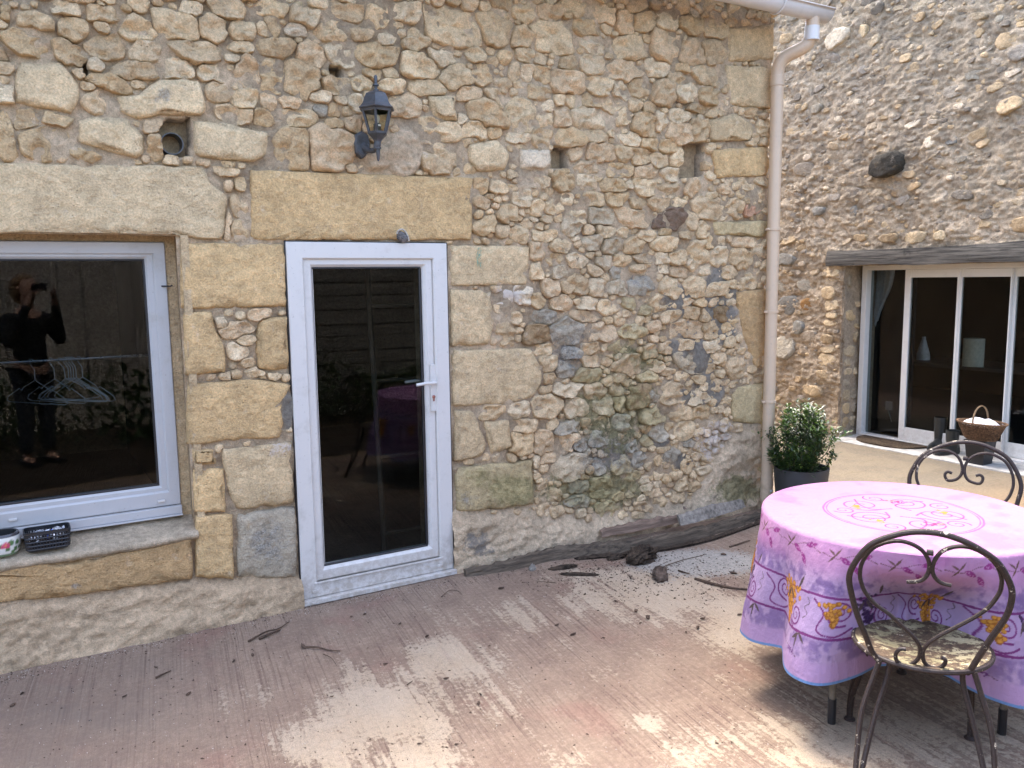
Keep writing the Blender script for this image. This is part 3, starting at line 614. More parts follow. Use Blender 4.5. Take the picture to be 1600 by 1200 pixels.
for u, v in ((20, 812), (252, 783)):
    p = onY(u, v, .137); part('drain_cap', PVC, WIN, box((p[0]-.017, .131, p[2]-.006), (p[0]+.017, .1395, p[2]+.006), .003))
p = onY(258, 447, .12); part('wall_hook', BLACK, WIN, MB().tube([(p[0]-.012, .139, p[2]), (p[0]+.02, .10, p[2]-.001), (p[0]+.03, .10, p[2]+.003)], .004, 6))
# door
dx0, dx1, dz1 = 1.212, 2.109, 1.898
mb = MB(); ring(mb, dx0, dx1, .032, dz1, .086, -.006, .07, .004, wb=.078)
DOOR = part('door', PVC, HOUSE, mb)
mb = MB(); ring(mb, dx0+.076, dx1-.078, .104, dz1-.066, .066, .010, .06, .012, wb=.088)
ring(mb, dx0+.066, dx1-.068, .094, dz1-.056, .016, .006, .05, .003)
part('sash', PVC, DOOR, mb)
mb = MB(); q = .033; xa, xb = 1.335, 1.962; ya, yb = .036+q*(xb-xa)/2, .036-q*(xb-xa)/2
mb.add([(x, y+d, z) for z in (.18, 1.775) for x, y, d in ((xa, ya, 0), (xb, yb, 0), (xb, yb, .006), (xa, ya, .006))], [(0, 3, 2, 1), (4, 5, 6, 7), (0, 1, 5, 4), (1, 2, 6, 5), (2, 3, 7, 6), (3, 0, 4, 7)]); part('glass_pane', GLASS, DOOR, mb)
part('threshold', PVC, DOOR, MB().box((dx0-.002, -.036, .004), (dx1+.004, .06, .0305), .004).box((dx0+.07, -.012, .104), (dx1-.07, -.004, .113), .002))
for x in (1.283, 2.02): part('drain_cap', PVC, DOOR, box((x-.018, -.014, .058), (x+.018, -.0062, .074), .004))
part('drain_cap', PVC, DOOR, box((1.252, -.044, .012), (1.276, -.0364, .024), .003))
pt, pb = onY(679, 569, 0), onY(679, 643, 0); hx = 2.008
part('lock_plate', PVC, DOOR, box((hx-.016, .0, pb[2]), (hx+.016, .0095, pt[2]), .004))
part('lock_cylinder', plain('brass_red', (.28, .10, .07), .4, .5, .4, 60), DOOR, MB().lathe([(.009, 0), (.009, -.006), (.004, -.008)], (hx, 0, pb[2]+.085), 14, 'y').box((hx-.004, -.006, pb[2]+.060), (hx+.004, 0, pb[2]+.084), .001))
hz = onY(683, 598, -.04)[2]
for yy, sg, nm in ((-.045, 1, 'handle'), (.105, -1, 'inner_handle')):
    pts = spline([(hx, 0 if sg > 0 else .06, hz), (hx, yy*.7 if sg > 0 else .09, hz), (hx-.012, yy, hz), (hx-.06, yy-.003, hz+.002), (hx-.125, yy-.004*sg, hz-.002)], 5)
    part(nm, PVC, DOOR, MB().tube(pts, list(np.linspace(.011, .0085, len(pts))), 10), smooth=True)
mb = MB(); ring(mb, 1.339, 1.958, .184, 1.772, .010, .0205, .035, .002); part('gasket', BLACK, DOOR, mb)
mb = MB(); ring(mb, wx0+.100, wx1-.092, wz0+.102, wz1-.078, .010, .1585, .172, .002); part('gasket', BLACK, WIN, mb)
# dark joint round the door
part('door_seal', BLACK, DOOR, MB().box((dx0-.006, .002, 0), (dx0-.0005, .06, dz1+.006)).box((dx1+.0005, .002, 0), (dx1+.006, .06, dz1+.006)).box((dx0, .002, dz1+.0005), (dx1, .06, dz1+.006)))
# rooms behind the glass
mb = MB().box((-2.88, .47, -.02), (4.28, 5.18, -.005)).box((-2.88, .47, 2.5), (4.28, 5.18, 2.52)).box((.95, .47, 0), (1.02, 5.1, 2.5))
part('room', DARK, HOUSE, mb)
# gutter, roof, downpipe
gy, gz = -.26, 3.405
mb = MB(); X = np.linspace(-2.6, 4.885, 26); prof = [(math.cos(a)*.068, math.sin(a)*.075) for a in np.linspace(math.pi, 2*math.pi, 13)]
prof = [(-.071, .006), (-.078, .004), (-.078, -.004)]+prof[0:]+[(.068, .02)]
V = [(x, gy+a, gz+b+.055+(x-4.9)*.004) for x in X for a, b in prof]; k = len(prof)
Fc = [(i*k+j, i*k+j+1, (i+1)*k+j+1, (i+1)*k+j) for i in range(len(X)-1) for j in range(k-1)]
Fc.append(tuple((len(X)-1)*k+j for j in range(2, k)))
GUT = mesh('gutter', V, Fc, PVCG, HOUSE, True)
sm = GUT.modifiers.new('thick', 'SOLIDIFY'); sm.thickness = .003
mb = MB()
for x in (-1.6, -.6, .4, 1.4, 2.4, 3.4, 4.4):
    pts = [(x, gy+.08, gz+.09)]+[(x, gy+math.cos(a)*.078, gz+.055+math.sin(a)*.084) for a in np.linspace(2*math.pi, math.pi, 12)]
    mb.tube(pts, .006, 6)
mb.build('gutter_bracket', PVCG, GUT)
mb = MB()
V = [(-3.3, -.24, 3.57), (4.80, -.24, 3.57), (4.80, 2.6, 4.55), (-3.3, 2.6, 4.55), (4.80, 5.75, 3.5), (-3.3, 5.75, 3.5)]
V2 = [(x, y, z+.09) for x, y, z in V]; mb.add(V+V2, [(0, 1, 2, 3), (3, 2, 4, 5), (9, 8, 7, 6), (11, 10, 8, 9), (0, 6, 7, 1), (1, 7, 8, 2), (2, 8, 10, 4), (4, 10, 11, 5), (5, 11, 9, 3), (3, 9, 6, 0)])
mb.box((-3.2, -.2, 3.535), (4.75, .0, 3.565)); mb.add([(4.5, .0, 3.62), (4.5, 5.5, 3.62), (4.5, 2.6, 4.54), (4.66, .0, 3.62), (4.66, 5.5, 3.62), (4.66, 2.6, 4.54)], [(0, 1, 2), (3, 5, 4), (0, 3, 4, 1)])
mb.build('roof', plain('old_clay_tile', (.36, .32, .28), .9, .2, .4, 12), HOUSE)
px, py = 4.632, -.075; ox, oz = 4.745, 3.33
pts = [(ox, gy, gz+.0), (ox, gy, oz-.02), (ox-.004, gy+.02, oz-.075), (ox-.03, gy+.05, oz-.115), (px+.03, py-.05, oz-.155), (px+.005, py-.016, oz-.195), (px, py, oz-.26), (px, py, 3.0)]
mb = MB().tube(spline(pts, 6), .044, 18); mb.tube([(px, py, 3.0), (px, py, .1)], .042, 18)
mb.tube(spline([(px, py, .15), (px, py, .085), (px+.022, py-.012, .03), (px+.085, py-.03, .012), (px+.12, py-.04, .01)], 6), .045, 18)
PIPE = mb.build('downpipe', PVCB, HOUSE, smooth=True)
part('outlet', PVCG, PIPE, MB().lathe([(.05, 0), (.048, .09)], (ox, gy, oz-.075), 18), smooth=True)
for v in (358, 487, 627):
    z = onY(1203, v, py)[2]; part('bracket', PVCB, PIPE, MB().lathe([(.0425, -.009), (.049, -.008), (.049, .008), (.0425, .009)], (px, py, z), 18).box((px-.068, py-.008, z-.008), (px-.046, py+.008, z+.008), .002).box((px+.046, py-.008, z-.008), (px+.062, py+.008, z+.008), .002).box((px-.008, py+.05, z-.007), (px+.008, .03, z+.007)), smooth=True)
for z in (3.02, .215, .13): part('collar', PVCB, PIPE, MB().lathe([(.0425, -.035), (.0465, -.034), (.0465, .03), (.0425, .032)], (px, py, z), 18), smooth=True)
z = onY(1197, 765, py)[2]; th = np.linspace(-1.9, -1.35, 6); V = [(px+.0469*math.cos(a), py+.0469*math.sin(a), z+d) for d in (-.008, .008) for a in th]
mesh('sticker', V, [(i, i+1, i+7, i+6) for i in range(5)], plain('white_sticker', (.7, .7, .72), .4, .5, .1), PIPE)
# pipe end in the putlog hole
c = onY(272, 222, .0); 
part('vent_pipe', plain('dark_pipe', (.055, .06, .065), .35, .5, .3), HOUSE, MB().lathe([(.050, .13), (.050, .02), (.046, .02), (.045, .13)], (c[0]-.005, 0, c[2]-.004), 28, 'y', cap=False).lathe([(.045, .12), (.001, .12)], (c[0]-.005, 0, c[2]-.004), 28, 'y', cap=False), smooth=True)
# green paint mark, a thin dried splash on the block
g = np.random.default_rng(3); c = onY(749, 402, -.020); th = np.linspace(0, 2*np.pi, 28, endpoint=False)
rr = 1+.35*(fbm(np.cos(th)*2+5, np.sin(th)*2, 5)-.5)*2
V = [(c[0], -.0175, c[2])]+[(c[0]+.018*math.cos(a)*q, -.0172, c[2]+.058*math.sin(a)*q) for a, q in zip(th, rr)]
gm = NT('dried_green_paint', .9, .2); gp = gm.pos(); gm.color((.22, .36, .25)); ga = gm.n('ShaderNodeMath'); gm.val(gm.b.inputs['Alpha'], gm.rng(gm.noise(gp, 60, 5), .42, .62, 0, .8)); gm.t.nodes.remove(ga)
mesh('paint_mark', V, [(0, 1+i, 1+(i+1) % 28) for i in range(28)], gm.m, HOUSE)
# ------------------------------------------------------------------ wall lantern (a thing of its own, screwed to the wall)
IRON = plain('slate_grey_lamp_paint', (.052, .056, .062), .42, .5, .25, 40, bump=.001)
lc = onY(590, 190, -.15); lx, ly, lz = lc[0], -.15, lc[2]
LAN = empty('wall_lantern', (lx, 0, lz), 0, 'dark slate grey hexagonal lantern fixed to the stones above the door', 'wall lamp')
ph = math.radians(2)
hexp = lambda pr, c, nm, mat, cap=True: MB().lathe(pr, c, 6, 'z', ph, cap).build(nm, mat, LAN)
hexp([(.104, .066), (.108, .071), (.098, .078), (.082, .098), (.072, .128), (.060, .150), (.036, .163), (.012, .168)], (lx, ly, lz), 'roof', IRON)
MB().lathe([(.016, .160), (.016, .174), (.009, .178), (.009, .190), (.017, .195), (.016, .202), (.009, .206), (.0095, .245), (.005, .252)], (lx, ly, lz), 12).build('finial', IRON, LAN, smooth=True)
t_, b_ = (.086, .066), (.050, -.062)
fr = MB()
for k in range(6):
    a = math.pi/3*k+ph; ca, sa = math.cos(a), math.sin(a)
    fr.tube([(lx+t_[0]*ca, ly+t_[0]*sa, lz+t_[1]), (lx+b_[0]*ca, ly+b_[0]*sa, lz+b_[1])], .0072, 6)
fr.lathe([(.090, .052), (.094, .066), (.080, .066), (.078, .052)], (lx, ly, lz), 6, 'z', ph)
fr.lathe([(.060, -.056), (.058, -.068), (.046, -.078), (.028, -.096), (.022, -.108)], (lx, ly, lz), 6, 'z', ph); fr.build('cage', IRON, LAN)
for k in range(6):
    a, b = math.pi/3*k+ph, math.pi/3*(k+1)+ph
    mesh('pane', [(lx+q*.97*math.cos(r), ly+q*.97*math.sin(r), lz+h) for q, h, r in ((t_[0], t_[1]-.012, a), (t_[0], t_[1]-.012, b), (b_[0], b_[1]+.004, b), (b_[0], b_[1]+.004, a))], [(0, 1, 2, 3)], LGLASS, LAN, False)
MB().lathe([(.020, -.06), (.022, -.015), (.017, -.008)], (lx, ly, lz), 14).build('lamp_holder', IRON, LAN, smooth=True)
MB().lathe([(.008, -.008), (.016, .012), (.014, .034), (.003, .042)], (lx, ly, lz), 14).build('bulb', plain('frosted_bulb', (.62, .62, .58), .3, .5, .05), LAN, smooth=True)
mesh('holder_label', [(lx+.0224*math.cos(a), ly+.0224*math.sin(a), lz+h) for h in (-.026, -.016) for a in np.linspace(-1.7, -.7, 5)], [(i, i+1, i+6, i+5) for i in range(4)], plain('white_label', (.75, .75, .75), .5), LAN)
ar = MB().tube(spline([(lx, ly, lz-.10), (lx-.004, ly+.004, lz-.135), (lx-.012, ly+.04, lz-.152), (lx-.03, ly+.09, lz-.14), (lx-.038, -.03, lz-.11)], 6), [.02]*8+[.015]*9+[.018]*8, 10)
ar.tube([(lx, ly, lz-.13), (lx, ly, lz-.165), (lx, ly, lz-.205), (lx, ly, lz-.215)], [.014, .011, .008, .004], 10).lathe([(.010, -.150), (.019, -.147), (.019, -.139), (.010, -.136)], (lx, ly, lz), 12)
ar.build('arm', IRON, LAN, smooth=True)
bx_, bz_ = lx-.042, lz-.105
prof = [(-.055, .0), (-.045, .06), (0, .085), (.045, .06), (.055, 0), (.045, -.06), (.0, -.095), (-.045, -.06)]
V = [(bx_+a*s, y, bz_+b*s) for s, y in ((.85, .01), (.85, -.030), (.70, -.040)) for a, b in prof]
Fc = [(i*8+k, i*8+(k+1) % 8, (i+1)*8+(k+1) % 8, (i+1)*8+k) for i in range(2) for k in range(8)]+[tuple(16+k for k in range(8))]
MB().add(V, Fc).build('backplate', IRON, LAN)
LAN.scale = (.90, .95, .90)
# small dark ornament on the door head
p = onY(627, 369, -.02); ORN = empty('stone_ornament', (p[0], -.02, 1.9), 0, 'small dark pitted stone ornament perched on top of the white door frame', 'ornament')
bm = bmesh.new(); bmesh.ops.create_icosphere(bm, subdivisions=3, radius=1)
for v in bm.verts:
    n_ = fbm(np.array([v.co.x*3+9]), np.array([v.co.y*3+v.co.z*4]), 3)[0]-.5
    v.co = Vector((p[0]+v.co.x*.034*(1+n_*.6)-.012*max(v.co.z, 0)**2+.006, -.022+v.co.y*.017*(1+n_*.5), 1.930+v.co.z*.030*(1+n_*.5)))
MB().bm(bm).build('body', plain('dark_pitted_stone', (.11, .10, .095), .6, .4, .7, 120, bump=.004), ORN, smooth=True, angle=80)
MB().tube(spline([(p[0]-.03, -.03, 1.944), (p[0]-.02, -.032, 1.962), (p[0]+.004, -.032, 1.968), (p[0]+.028, -.03, 1.945), (p[0]+.040, -.03, 1.908)], 5), .0045, 6).build('rim', plain('pale_rim', (.42, .38, .32), .8, .3, .4, 80), ORN, smooth=True)
# ------------------------------------------------------------------ things on the sill
def sill_z(y): return np.interp(y, [-.03, .0, .03, .07, .11, .15], [.478, .500, .508, .517, .529, .542])
BK = empty('plastic_basket', (.075, .035, .50), 0, 'black perforated plastic basket holding clothes pegs and foil scraps on the window sill', 'basket')
bx0, bx1, by0, by1, bz = -.018, .168, -.020, .092, .515
def rrect(x0, x1, y0, y1, r, z, n=5):
    out = []
    for cx, cy, a0 in ((x1-r, y0+r, -90), (x1-r, y1-r, 0), (x0+r, y1-r, 90), (x0+r, y0+r, 180)):
        for k in range(n): a = math.radians(a0+90*k/(n-1)); out.append((cx+r*math.cos(a), cy+r*math.sin(a), z))
    return out
mb = MB(); lv = [(0, .0), (-.006, .012), (-.011, .080), (-.015, .082), (-.015, .092), (-.011, .094)]
V = []; 
for e, h in lv: V += rrect(bx0+.014+e, bx1-.014-e, by0+.014+e, by1-.014-e, .02, bz+h)
Fc = [(i*20+k, i*20+(k+1) % 20, (i+1)*20+(k+1) % 20, (i+1)*20+k) for i in (0, 2, 3, 4) for k in range(20)]+[tuple(range(19, -1, -1))]
bs = mesh('shell', V, Fc, BLACK, BK, False); sm = bs.modifiers.new('t', 'SOLIDIFY'); sm.thickness = .0022
# lattice wall: rings and bars with real holes between
mb = MB()
for h in (.012, .029, .046, .063, .080):
    e = -.006-.005*(h-.012)/.068
    q = [Vector(p) for p in rrect(bx0+.014+e, bx1-.014-e, by0+.014+e, by1-.014-e, .02, bz+h)]; mb.tube(q, .0042, 5, closed=True)
per = rrect(bx0+.008, bx1-.008, by0+.008, by1-.008, .02, 0, 5); per2 = []
for i in range(20):
    a, b = np.array(per[i]), np.array(per[(i+1) % 20]); m = max(1, int(np.hypot(*(b-a)[:2])/.0115)); per2 += [a+(b-a)*t/m for t in range(m)]
c0 = np.array((.075, .036))
for q in per2:
    d = (q[:2]-c0); d = d/np.linalg.norm(d)*.005
    mb.tube([(q[0], q[1], bz+.011), (q[0]+d[0], q[1]+d[1], bz+.082)], .0036, 5, caps=False)
mb.build('lattice', BLACK, BK)
PEGM = [plain('peg_grey', (.34, .34, .34), .4), plain('peg_white', (.68, .68, .70), .4), plain('peg_blue', (.05, .10, .42), .4), plain('foil', (.6, .62, .66), .25, .8, .2, 60, .7)]
g = np.random.default_rng(5)
pegs = [(.02, .03, 20, 1), (.05, .0, 40, 0), (.06, .045, 15, 1), (.085, .01, 65, 2), (.10, .05, -20, 0), (.125, .02, 10, 3), (.14, .06, 80, 1), (.04, .06, -35, 3), (.12, -.002, 30, 0), (.07, .02, 50, 1)]
for i, (x, y, a, m) in enumerate(pegs):
    a = math.radians(a); d = Vector((math.cos(a), math.sin(a), .35)); p = Vector((x, y, bz+.055+.004*(i % 4)))
    pg = MB().tube([p-d*.026, p-d*.004, p+d*.026], [.0035, .006, .0045], 4).tube([p-d*.026+Vector((0, 0, .009)), p+Vector((0, 0, .010)), p+d*.026+Vector((0, 0, .006))], [.003, .0055, .004], 4)
    o = pg.build('clothes_peg', PEGM[m]); tag(o, ('white clothes peg at the left end of the black plastic basket', 'grey clothes peg lying at the front of the black plastic basket, left half', 'white clothes peg lying behind the blue one in the black plastic basket', 'only blue clothes peg in the black plastic basket', 'grey clothes peg at the back of the black plastic basket', 'foil silver clothes peg in the right half of the black plastic basket', 'white clothes peg at the right end of the black plastic basket', 'foil silver clothes peg in the back left of the black plastic basket', 'grey clothes peg at the front of the black plastic basket, right half', 'white clothes peg in the middle of the black plastic basket, under the foil')[i], 'clothes peg', 'clothes pegs in the sill basket')
p0 = Vector((.085, .02, bz+.072)); V = []
for i in range(6):
    for j in range(5): V.append((p0.x-.035+i*.014+j*.006, p0.y-.025+j*.012, p0.z+.018*math.sin(i*1.3+j)*.5+.012*(j/4)))
o = mesh('foil_wrapper', V, [(i*5+j, i*5+j+1, (i+1)*5+j+1, (i+1)*5+j) for i in range(5) for j in range(4)], PEGM[3], None, False); tag(o, 'crumpled silver and blue foil wrapper on the pegs in the sill basket', 'wrapper')
# painted pot
pc = (-.098, .060, .512)
POT = empty('ceramic_pot', pc, 0, 'white glazed ceramic pot painted with a pink rose at the left end of the sill', 'pot')
pr = [(.052, 0), (.058, .006), (.066, .03), (.070, .06), (.068, .085), (.064, .098), (.060, .100), (.054, .098), (.055, .04), (.0, .035)]
n = 72; mb = MB().lathe([(r, h) for r, h in spline(pr[:7], 4)]+pr[7:], pc, n); V = np.array(mb.V)
th = np.arctan2(V[:, 1]-pc[1], V[:, 0]-pc[0]); X = th*.066; Z = V[:, 2]-pc[2]
colr = np.tile((.62, .61, .56), (len(V), 1)); 
def dot(th0, z0, r, c):
    d = np.hypot(X-math.radians(th0)*.066, Z-z0); k = sstep(r, r*.75, d)[:, None]; colr[:] = colr*(1-k)+np.array(c)*k
for a, z, r in ((-62, .062, .014), (-38, .058, .012), (-45, .03, .012), (-75, .035, .012), (-25, .035, .010), (-95, .05, .012), (-55, .02, .010)): dot(a, z, r, (.08, .16, .06))
for a, z, r in ((-80, .055, .015), (-88, .048, .011), (-74, .05, .010)): dot(a, z, r, (.50, .06, .14))
dot(-81, .055, .006, (.62, .22, .10)); colr[(V[:, 2]-pc[2] > .088) & (V[:, 2]-pc[2] < .2)] = (.05, .045, .05); colr[(np.hypot(V[:, 0]-pc[0], V[:, 1]-pc[1]) < .0575) & (Z > .02)] = (.03, .03, .03)
k = (Z < .012)[:, None]; colr = np.where(k, (.12, .18, .10), colr)
NM = NT('glazed_pot', .12, .6); NM.color(NM.attr('tint')); mb.build('body', NM.m, POT, smooth=True, attrs={'tint': colr})
# ------------------------------------------------------------------ hangers behind the window
RAIL = tag(MB().tube([(-1.2, .62, onY(120, 561, .62)[2]), (.93, .62, onY(120, 561, .62)[2])], .007, 8).build('clothes_rail', plain('dull_steel', (.2, .2, .2), .3, .5, .1, 30, .8)), 'thin metal clothes rail stretched across behind the left window', 'rail')
HW = plain('white_wire', (.45, .45, .44), .45, .5, .1)
rz_ = onY(120, 561, .62)[2]
BUN = {3: 'white wire hanger at the left side of the tight bunch on the rail', 4: 'white wire hanger second from left in the tight bunch on the rail', 5: 'white wire hanger third from left in the tight bunch on the rail', 6: 'white wire hanger at the right side of the tight bunch on the rail'}
def hanger(x, tilt, lean, label):
    c = Vector((x, .62, rz_)); L = [(0, .006), (0.022, .012), (.030, -.004), (.012, -.028), (0, -.045), (0, -.095)]
    pts = [Vector((0, a, b)) for a, b in L]
    sh_ = [(0, -.095), (-.085, -.135), (-.10, -.15), (-.115, -.140), (-.20, -.185), (-.212, -.205), (-.19, -.213), (0, -.213), (.19, -.213), (.212, -.205), (.20, -.185), (.115, -.140), (.10, -.15), (.085, -.135), (0, -.095)]
    m = Matrix.Rotation(tilt, 4, 'Z') @ Matrix.Rotation(lean, 4, 'X')
    o = MB().tube([c+m @ Vector(p) for p in spline(pts, 5)], .0019, 6).tube([c+m @ Vector((0, a, b)) for a, b in sh_], .0019, 6).build('clothes_hanger', HW)
    tag(o, label, 'hanger', 'wire hangers on the rail')
for i, u in enumerate((52, 83, 97, 105, 109, 113, 117, 127)):
    lb = BUN[i] if 3 <= i < 7 else ['white wire hanger furthest left on the rail behind the window', 'white wire hanger second from the left on the rail behind the window', 'white wire hanger third from the left, slightly askew'][i] if i < 3 else ('white wire hanger furthest right on the rail' if i == 7 else 'white wire hanger in the tight bunch on the rail behind the window')
    hanger(onY(u, 562, .62)[0], math.radians(40+g.normal(0, 3)), math.radians(-8 if i == 2 else 0), lb)
# wooden ladder leaning behind the door glass
LD = empty('wooden_ladder', (1.75, .5, 0), 0, 'plain wooden step ladder leaning in the dark behind the glass door', 'ladder')
a, b = onY(602, 870, .5), onY(578, 425, .8); pale = plain('pale_pine', (.09, .07, .05), .7, .3, .2)
for d in (0, .34): MB().tube([(a[0]+d, .5, a[2]-.1), (b[0]+d, .85, b[2]+.1)], .018, 6).build('rail', pale, LD)
for t in (.12, .36, .6, .84): MB().tube([(a[0]+(b[0]-a[0])*t, .5+.35*t, a[2]-.1+(b[2]-a[2]+.2)*t), (a[0]+(b[0]-a[0])*t+.34, .5+.35*t, a[2]-.1+(b[2]-a[2]+.2)*t)], .013, 6).build('rung', pale, LD)
# ------------------------------------------------------------------ the second building, facing the passage (wall face in the plane x = RXW)
RXW, RXD = 7.40, 7.66
BARN = empty('stone_barn', (RXW, 1, 0), 0, 'tall rough flint and mortar building with sliding glass doors under an old timber lintel', 'building')
def rp(u, v, X=RXW): P = onX(u, v, X); return -P[1], P[2]
js = rp(1313, 560)[0]; ot = rp(1400, 412)[1]; OPEN_R = (js, 3.0, -.1, ot)
s0, s1, t1 = -4.0, 2.3, 5.6
RB = Raster(s0, s1, -.08, t1, .008)
BX, BZ = np.meshgrid(RB.s0+np.arange(RB.ns)*RB.d, RB.t0+np.arange(RB.ntt)*RB.d)
RB.lab[(BX > OPEN_R[0]) & (BZ < OPEN_R[3]+.17)] = -200
bs_ = []
RT_ = '''1388 258 60 36 0 d;1225 405 40 18 0 sl;1222 442 26 28 0 g;1258 446 38 18 0 g;1228 478 34 32 0 sl;1264 476 26 20 0 k;1226 543 34 34 0 g;1245 512 22 22 0 sl;1300 425 28 16 0 p;1297 440 22 9 0 p;1295 458 28 20 0 o;1298 477 26 17 0 p;1299 493 20 10 0 p;1297 505 24 9 0 p;1292 530 26 14 0 o;1292 546 26 12 0 p;1290 562 32 20 0 p;1270 610 40 16 0 o;1282 632 34 14 0 o;1290 585 28 14 0 o;1305 655 24 16 0 p
1390 351 30 15 0 p;1432 371 42 18 0 p;1392 372 30 14 0 o;1345 372 24 12 0 o;1470 368 20 14 0 p;1580 368 18 12 0 p;1540 350 22 12 0 o;1500 352 24 12 0 o;1425 195 46 12 -20 w;1412 205 30 9 -20 w;1310 60 40 26 -20 w;1345 50 24 20 0 p;1240 18 30 30 0 g;1485 220 22 14 0 sl;1455 222 20 16 -40 w;1330 262 30 10 0 sl;1500 250 24 10 0 g;1520 118 40 14 0 g;1400 45 28 10 -25 w;1330 120 26 10 0 g;1275 170 20 14 0 g;1310 186 14 10 0 w;1430 152 16 10 0 w;1340 160 16 9 0 w;1400 290 26 12 0 p;1280 330 20 14 0 sl;1333 330 14 18 0 sl;1545 60 20 10 0 w;1590 25 20 16 0 p;1560 30 16 12 0 g'''
RTI = {'d': (.055,.055,.052), 'sl': (.20,.215,.225), 'g': (.30,.30,.28), 'k': (.30,.19,.09), 'p': (.52,.46,.35), 'o': (.40,.34,.25), 'w': (.58,.56,.50)}
for k, e in enumerate(RT_.replace('\n', ';').split(';')):
    e = e.split(); u, v, w_, h_ = map(float, e[:4]); s_, t_ = rp(u, v)
    a = abs(rp(u+w_/2, v)[0]-rp(u-w_/2, v)[0])/2; b = abs(rp(u, v-h_/2)[1]-rp(u, v+h_/2)[1])/2
    b = min(b, a*1.1)
    RB.put(6000+k, s_, t_, a, b, -math.radians(float(e[4])), 1.05, k); bs_.append(dict(c=(s_, t_), R=max(a, b), tc=e[5], L=6000+k))
L = 9000
for (a0, a1, tries, fr) in ((.08, .14, 260, .95), (.05, .08, 1300, .9), (.03, .05, 4600, .84), (.018, .03, 6000, .8)):
    fz, fx = np.where(RB.lab == -1)
    for q in rng.integers(0, len(fz), tries):
        if RB.lab[fz[q], fx[q]] != -1: continue
        x = RB.s0+fx[q]*RB.d; z = RB.t0+fz[q]*RB.d; a = rng.uniform(a0, a1); b = a*rng.uniform(.34, .62)
        if RB.put(L, x, z, a, b, rng.normal(.1, .22), 1.0, L, fr):
            bs_.append(dict(c=(x, z), R=a, tc=None, L=L)); L += 1
FB = frame_map((RXW, 0, 0), (0, -1., 0), (0, 0, 1.), (-1., 0, 0))
DX = .015
ss = np.arange(s0, s1+1e-6, DX); ts = np.arange(-.08, t1+1e-6, DX); MX, MZ = np.meshgrid(ss, ts)
hg = .07*(fbm(MX*2.2, MZ*3.2, 81, 5)-.5)+.045*(fbm(MX*7, MZ*13, 82, 4)-.5)+.045*(fbm(MX*22+MZ*8, MZ*42, 83, 4)-.5)-.05*np.abs(fbm(MX*14+MZ*6, MZ*34, 87, 3)-.5)+.008
cutr = (MX > OPEN_R[0]+.02) & (MZ < OPEN_R[3])
n1 = fbm(MX*2.5, MZ*2.5, 84); n2 = fbm(MX*9, MZ*12, 85, 4)
tm = np.array((.46, .41, .335))*(.78+.4*n1[..., None]); gr = sstep(.50, .64, n2)[..., None]; tm = tm*(1-.55*gr)+np.array((.33, .30, .26))*.55*gr
lowg = (sstep(2.2, .9, MZ)*sstep(.2, .6, fbm(MX*3, MZ*3, 86)+.2))[..., None]; tm = tm*(1-.6*lowg)+np.array((.42, .36, .29))*.6*lowg
lm = (np.exp(-((MZ-OPEN_R[3]-.30)/.13)**2)*(MX > js-.2)*sstep(.35, .6, n1+.1))[..., None]; tm = tm*(1-.7*lm)+np.array((.50, .45, .38))*.7*lm
ny, nx = MX.shape; I = np.arange(nx*ny).reshape(ny, nx); qd = np.stack([I[:-1, :-1], I[:-1, 1:], I[1:, 1:], I[1:, :-1]], -1)
cc = cutr[:-1, :-1] & cutr[1:, 1:] & cutr[1:, :-1] & cutr[:-1, 1:]
V = FB(np.stack([MX.ravel(), MZ.ravel(), hg.ravel()], 1))
BWALL = mesh('wall', V, qd[~cc].reshape(-1, 4), MORTAR, BARN, True, {'tint': tm.reshape(-1, 3), 'stain': np.zeros((len(V), 3))})
bs_.sort(key=lambda s: -s['R'] if s['tc'] is None else -9-s['R'])
inv, inf_, ina = [], [], []; nb = 0; cnt = 0
BP = [(.56,.49,.38), (.40,.37,.32), (.50,.41,.28), (.60,.54,.45), (.33,.31,.28), (.54,.44,.30), (.48,.42,.32), (.50,.40,.27), (.24,.225,.20)]
for s in bs_:
    seed = s['L']; g = np.random.default_rng(seed)
    vis = -.6 < s['c'][0]+1.9 < 3.2
    th, r = RB.polar(s['L'], *s['c'], s['R'], 16 if s['R'] > .06 else 10)
    if r.mean() < .01: continue
    Rm = r.mean(); H = min((.55 if s['tc'] == 'd' else .26)*Rm, .026 if s['tc'] != 'd' else .08)*g.uniform(.7, 1.3)
    Vl, Fc = stone_shape(th, r, H, seed, (.4, .75, .93, 1.0) if s['R'] > .045 else (.6, 1.0), .05)
    i_, j_ = RB.idx(*s['c']); ci = min(max(int((s['c'][0]-s0)/DX), 0), nx-1); cj = min(max(int((s['c'][1]+.08)/DX), 0), ny-1)
    Vl[:, 2] += hg[cj, ci]+g.uniform(-.022, .006); Vl[:, 0] += s['c'][0]; Vl[:, 1] += s['c'][1]
    if s['tc']: tc = np.array(RTI[s['tc']])
    else: tc = np.array(BP[g.integers(len(BP))])*np.array((.86, .89, .95))
    tc = tc*g.uniform(.85, 1.12); P = FB(Vl); tn = np.tile(tc, (len(P), 1))
    if vis and cnt < 262:
        mesh('stone', P, Fc, STONE, BWALL, True, {'tint': tn, 'stain': np.tile((0, .10, .12), (len(P), 1))}); cnt += 1
    else: inv.append(P); ina.append(tn); inf_ += [tuple(i+nb for i in f) for f in Fc]; nb += len(P)
tag(mesh('rubble_infill', np.vstack(inv), inf_, STONE, BWALL, True, {'tint': np.vstack(ina), 'stain': np.tile((0, .18, .1), (nb, 1))}), kind='stuff')
mb = MB(); yj = -js
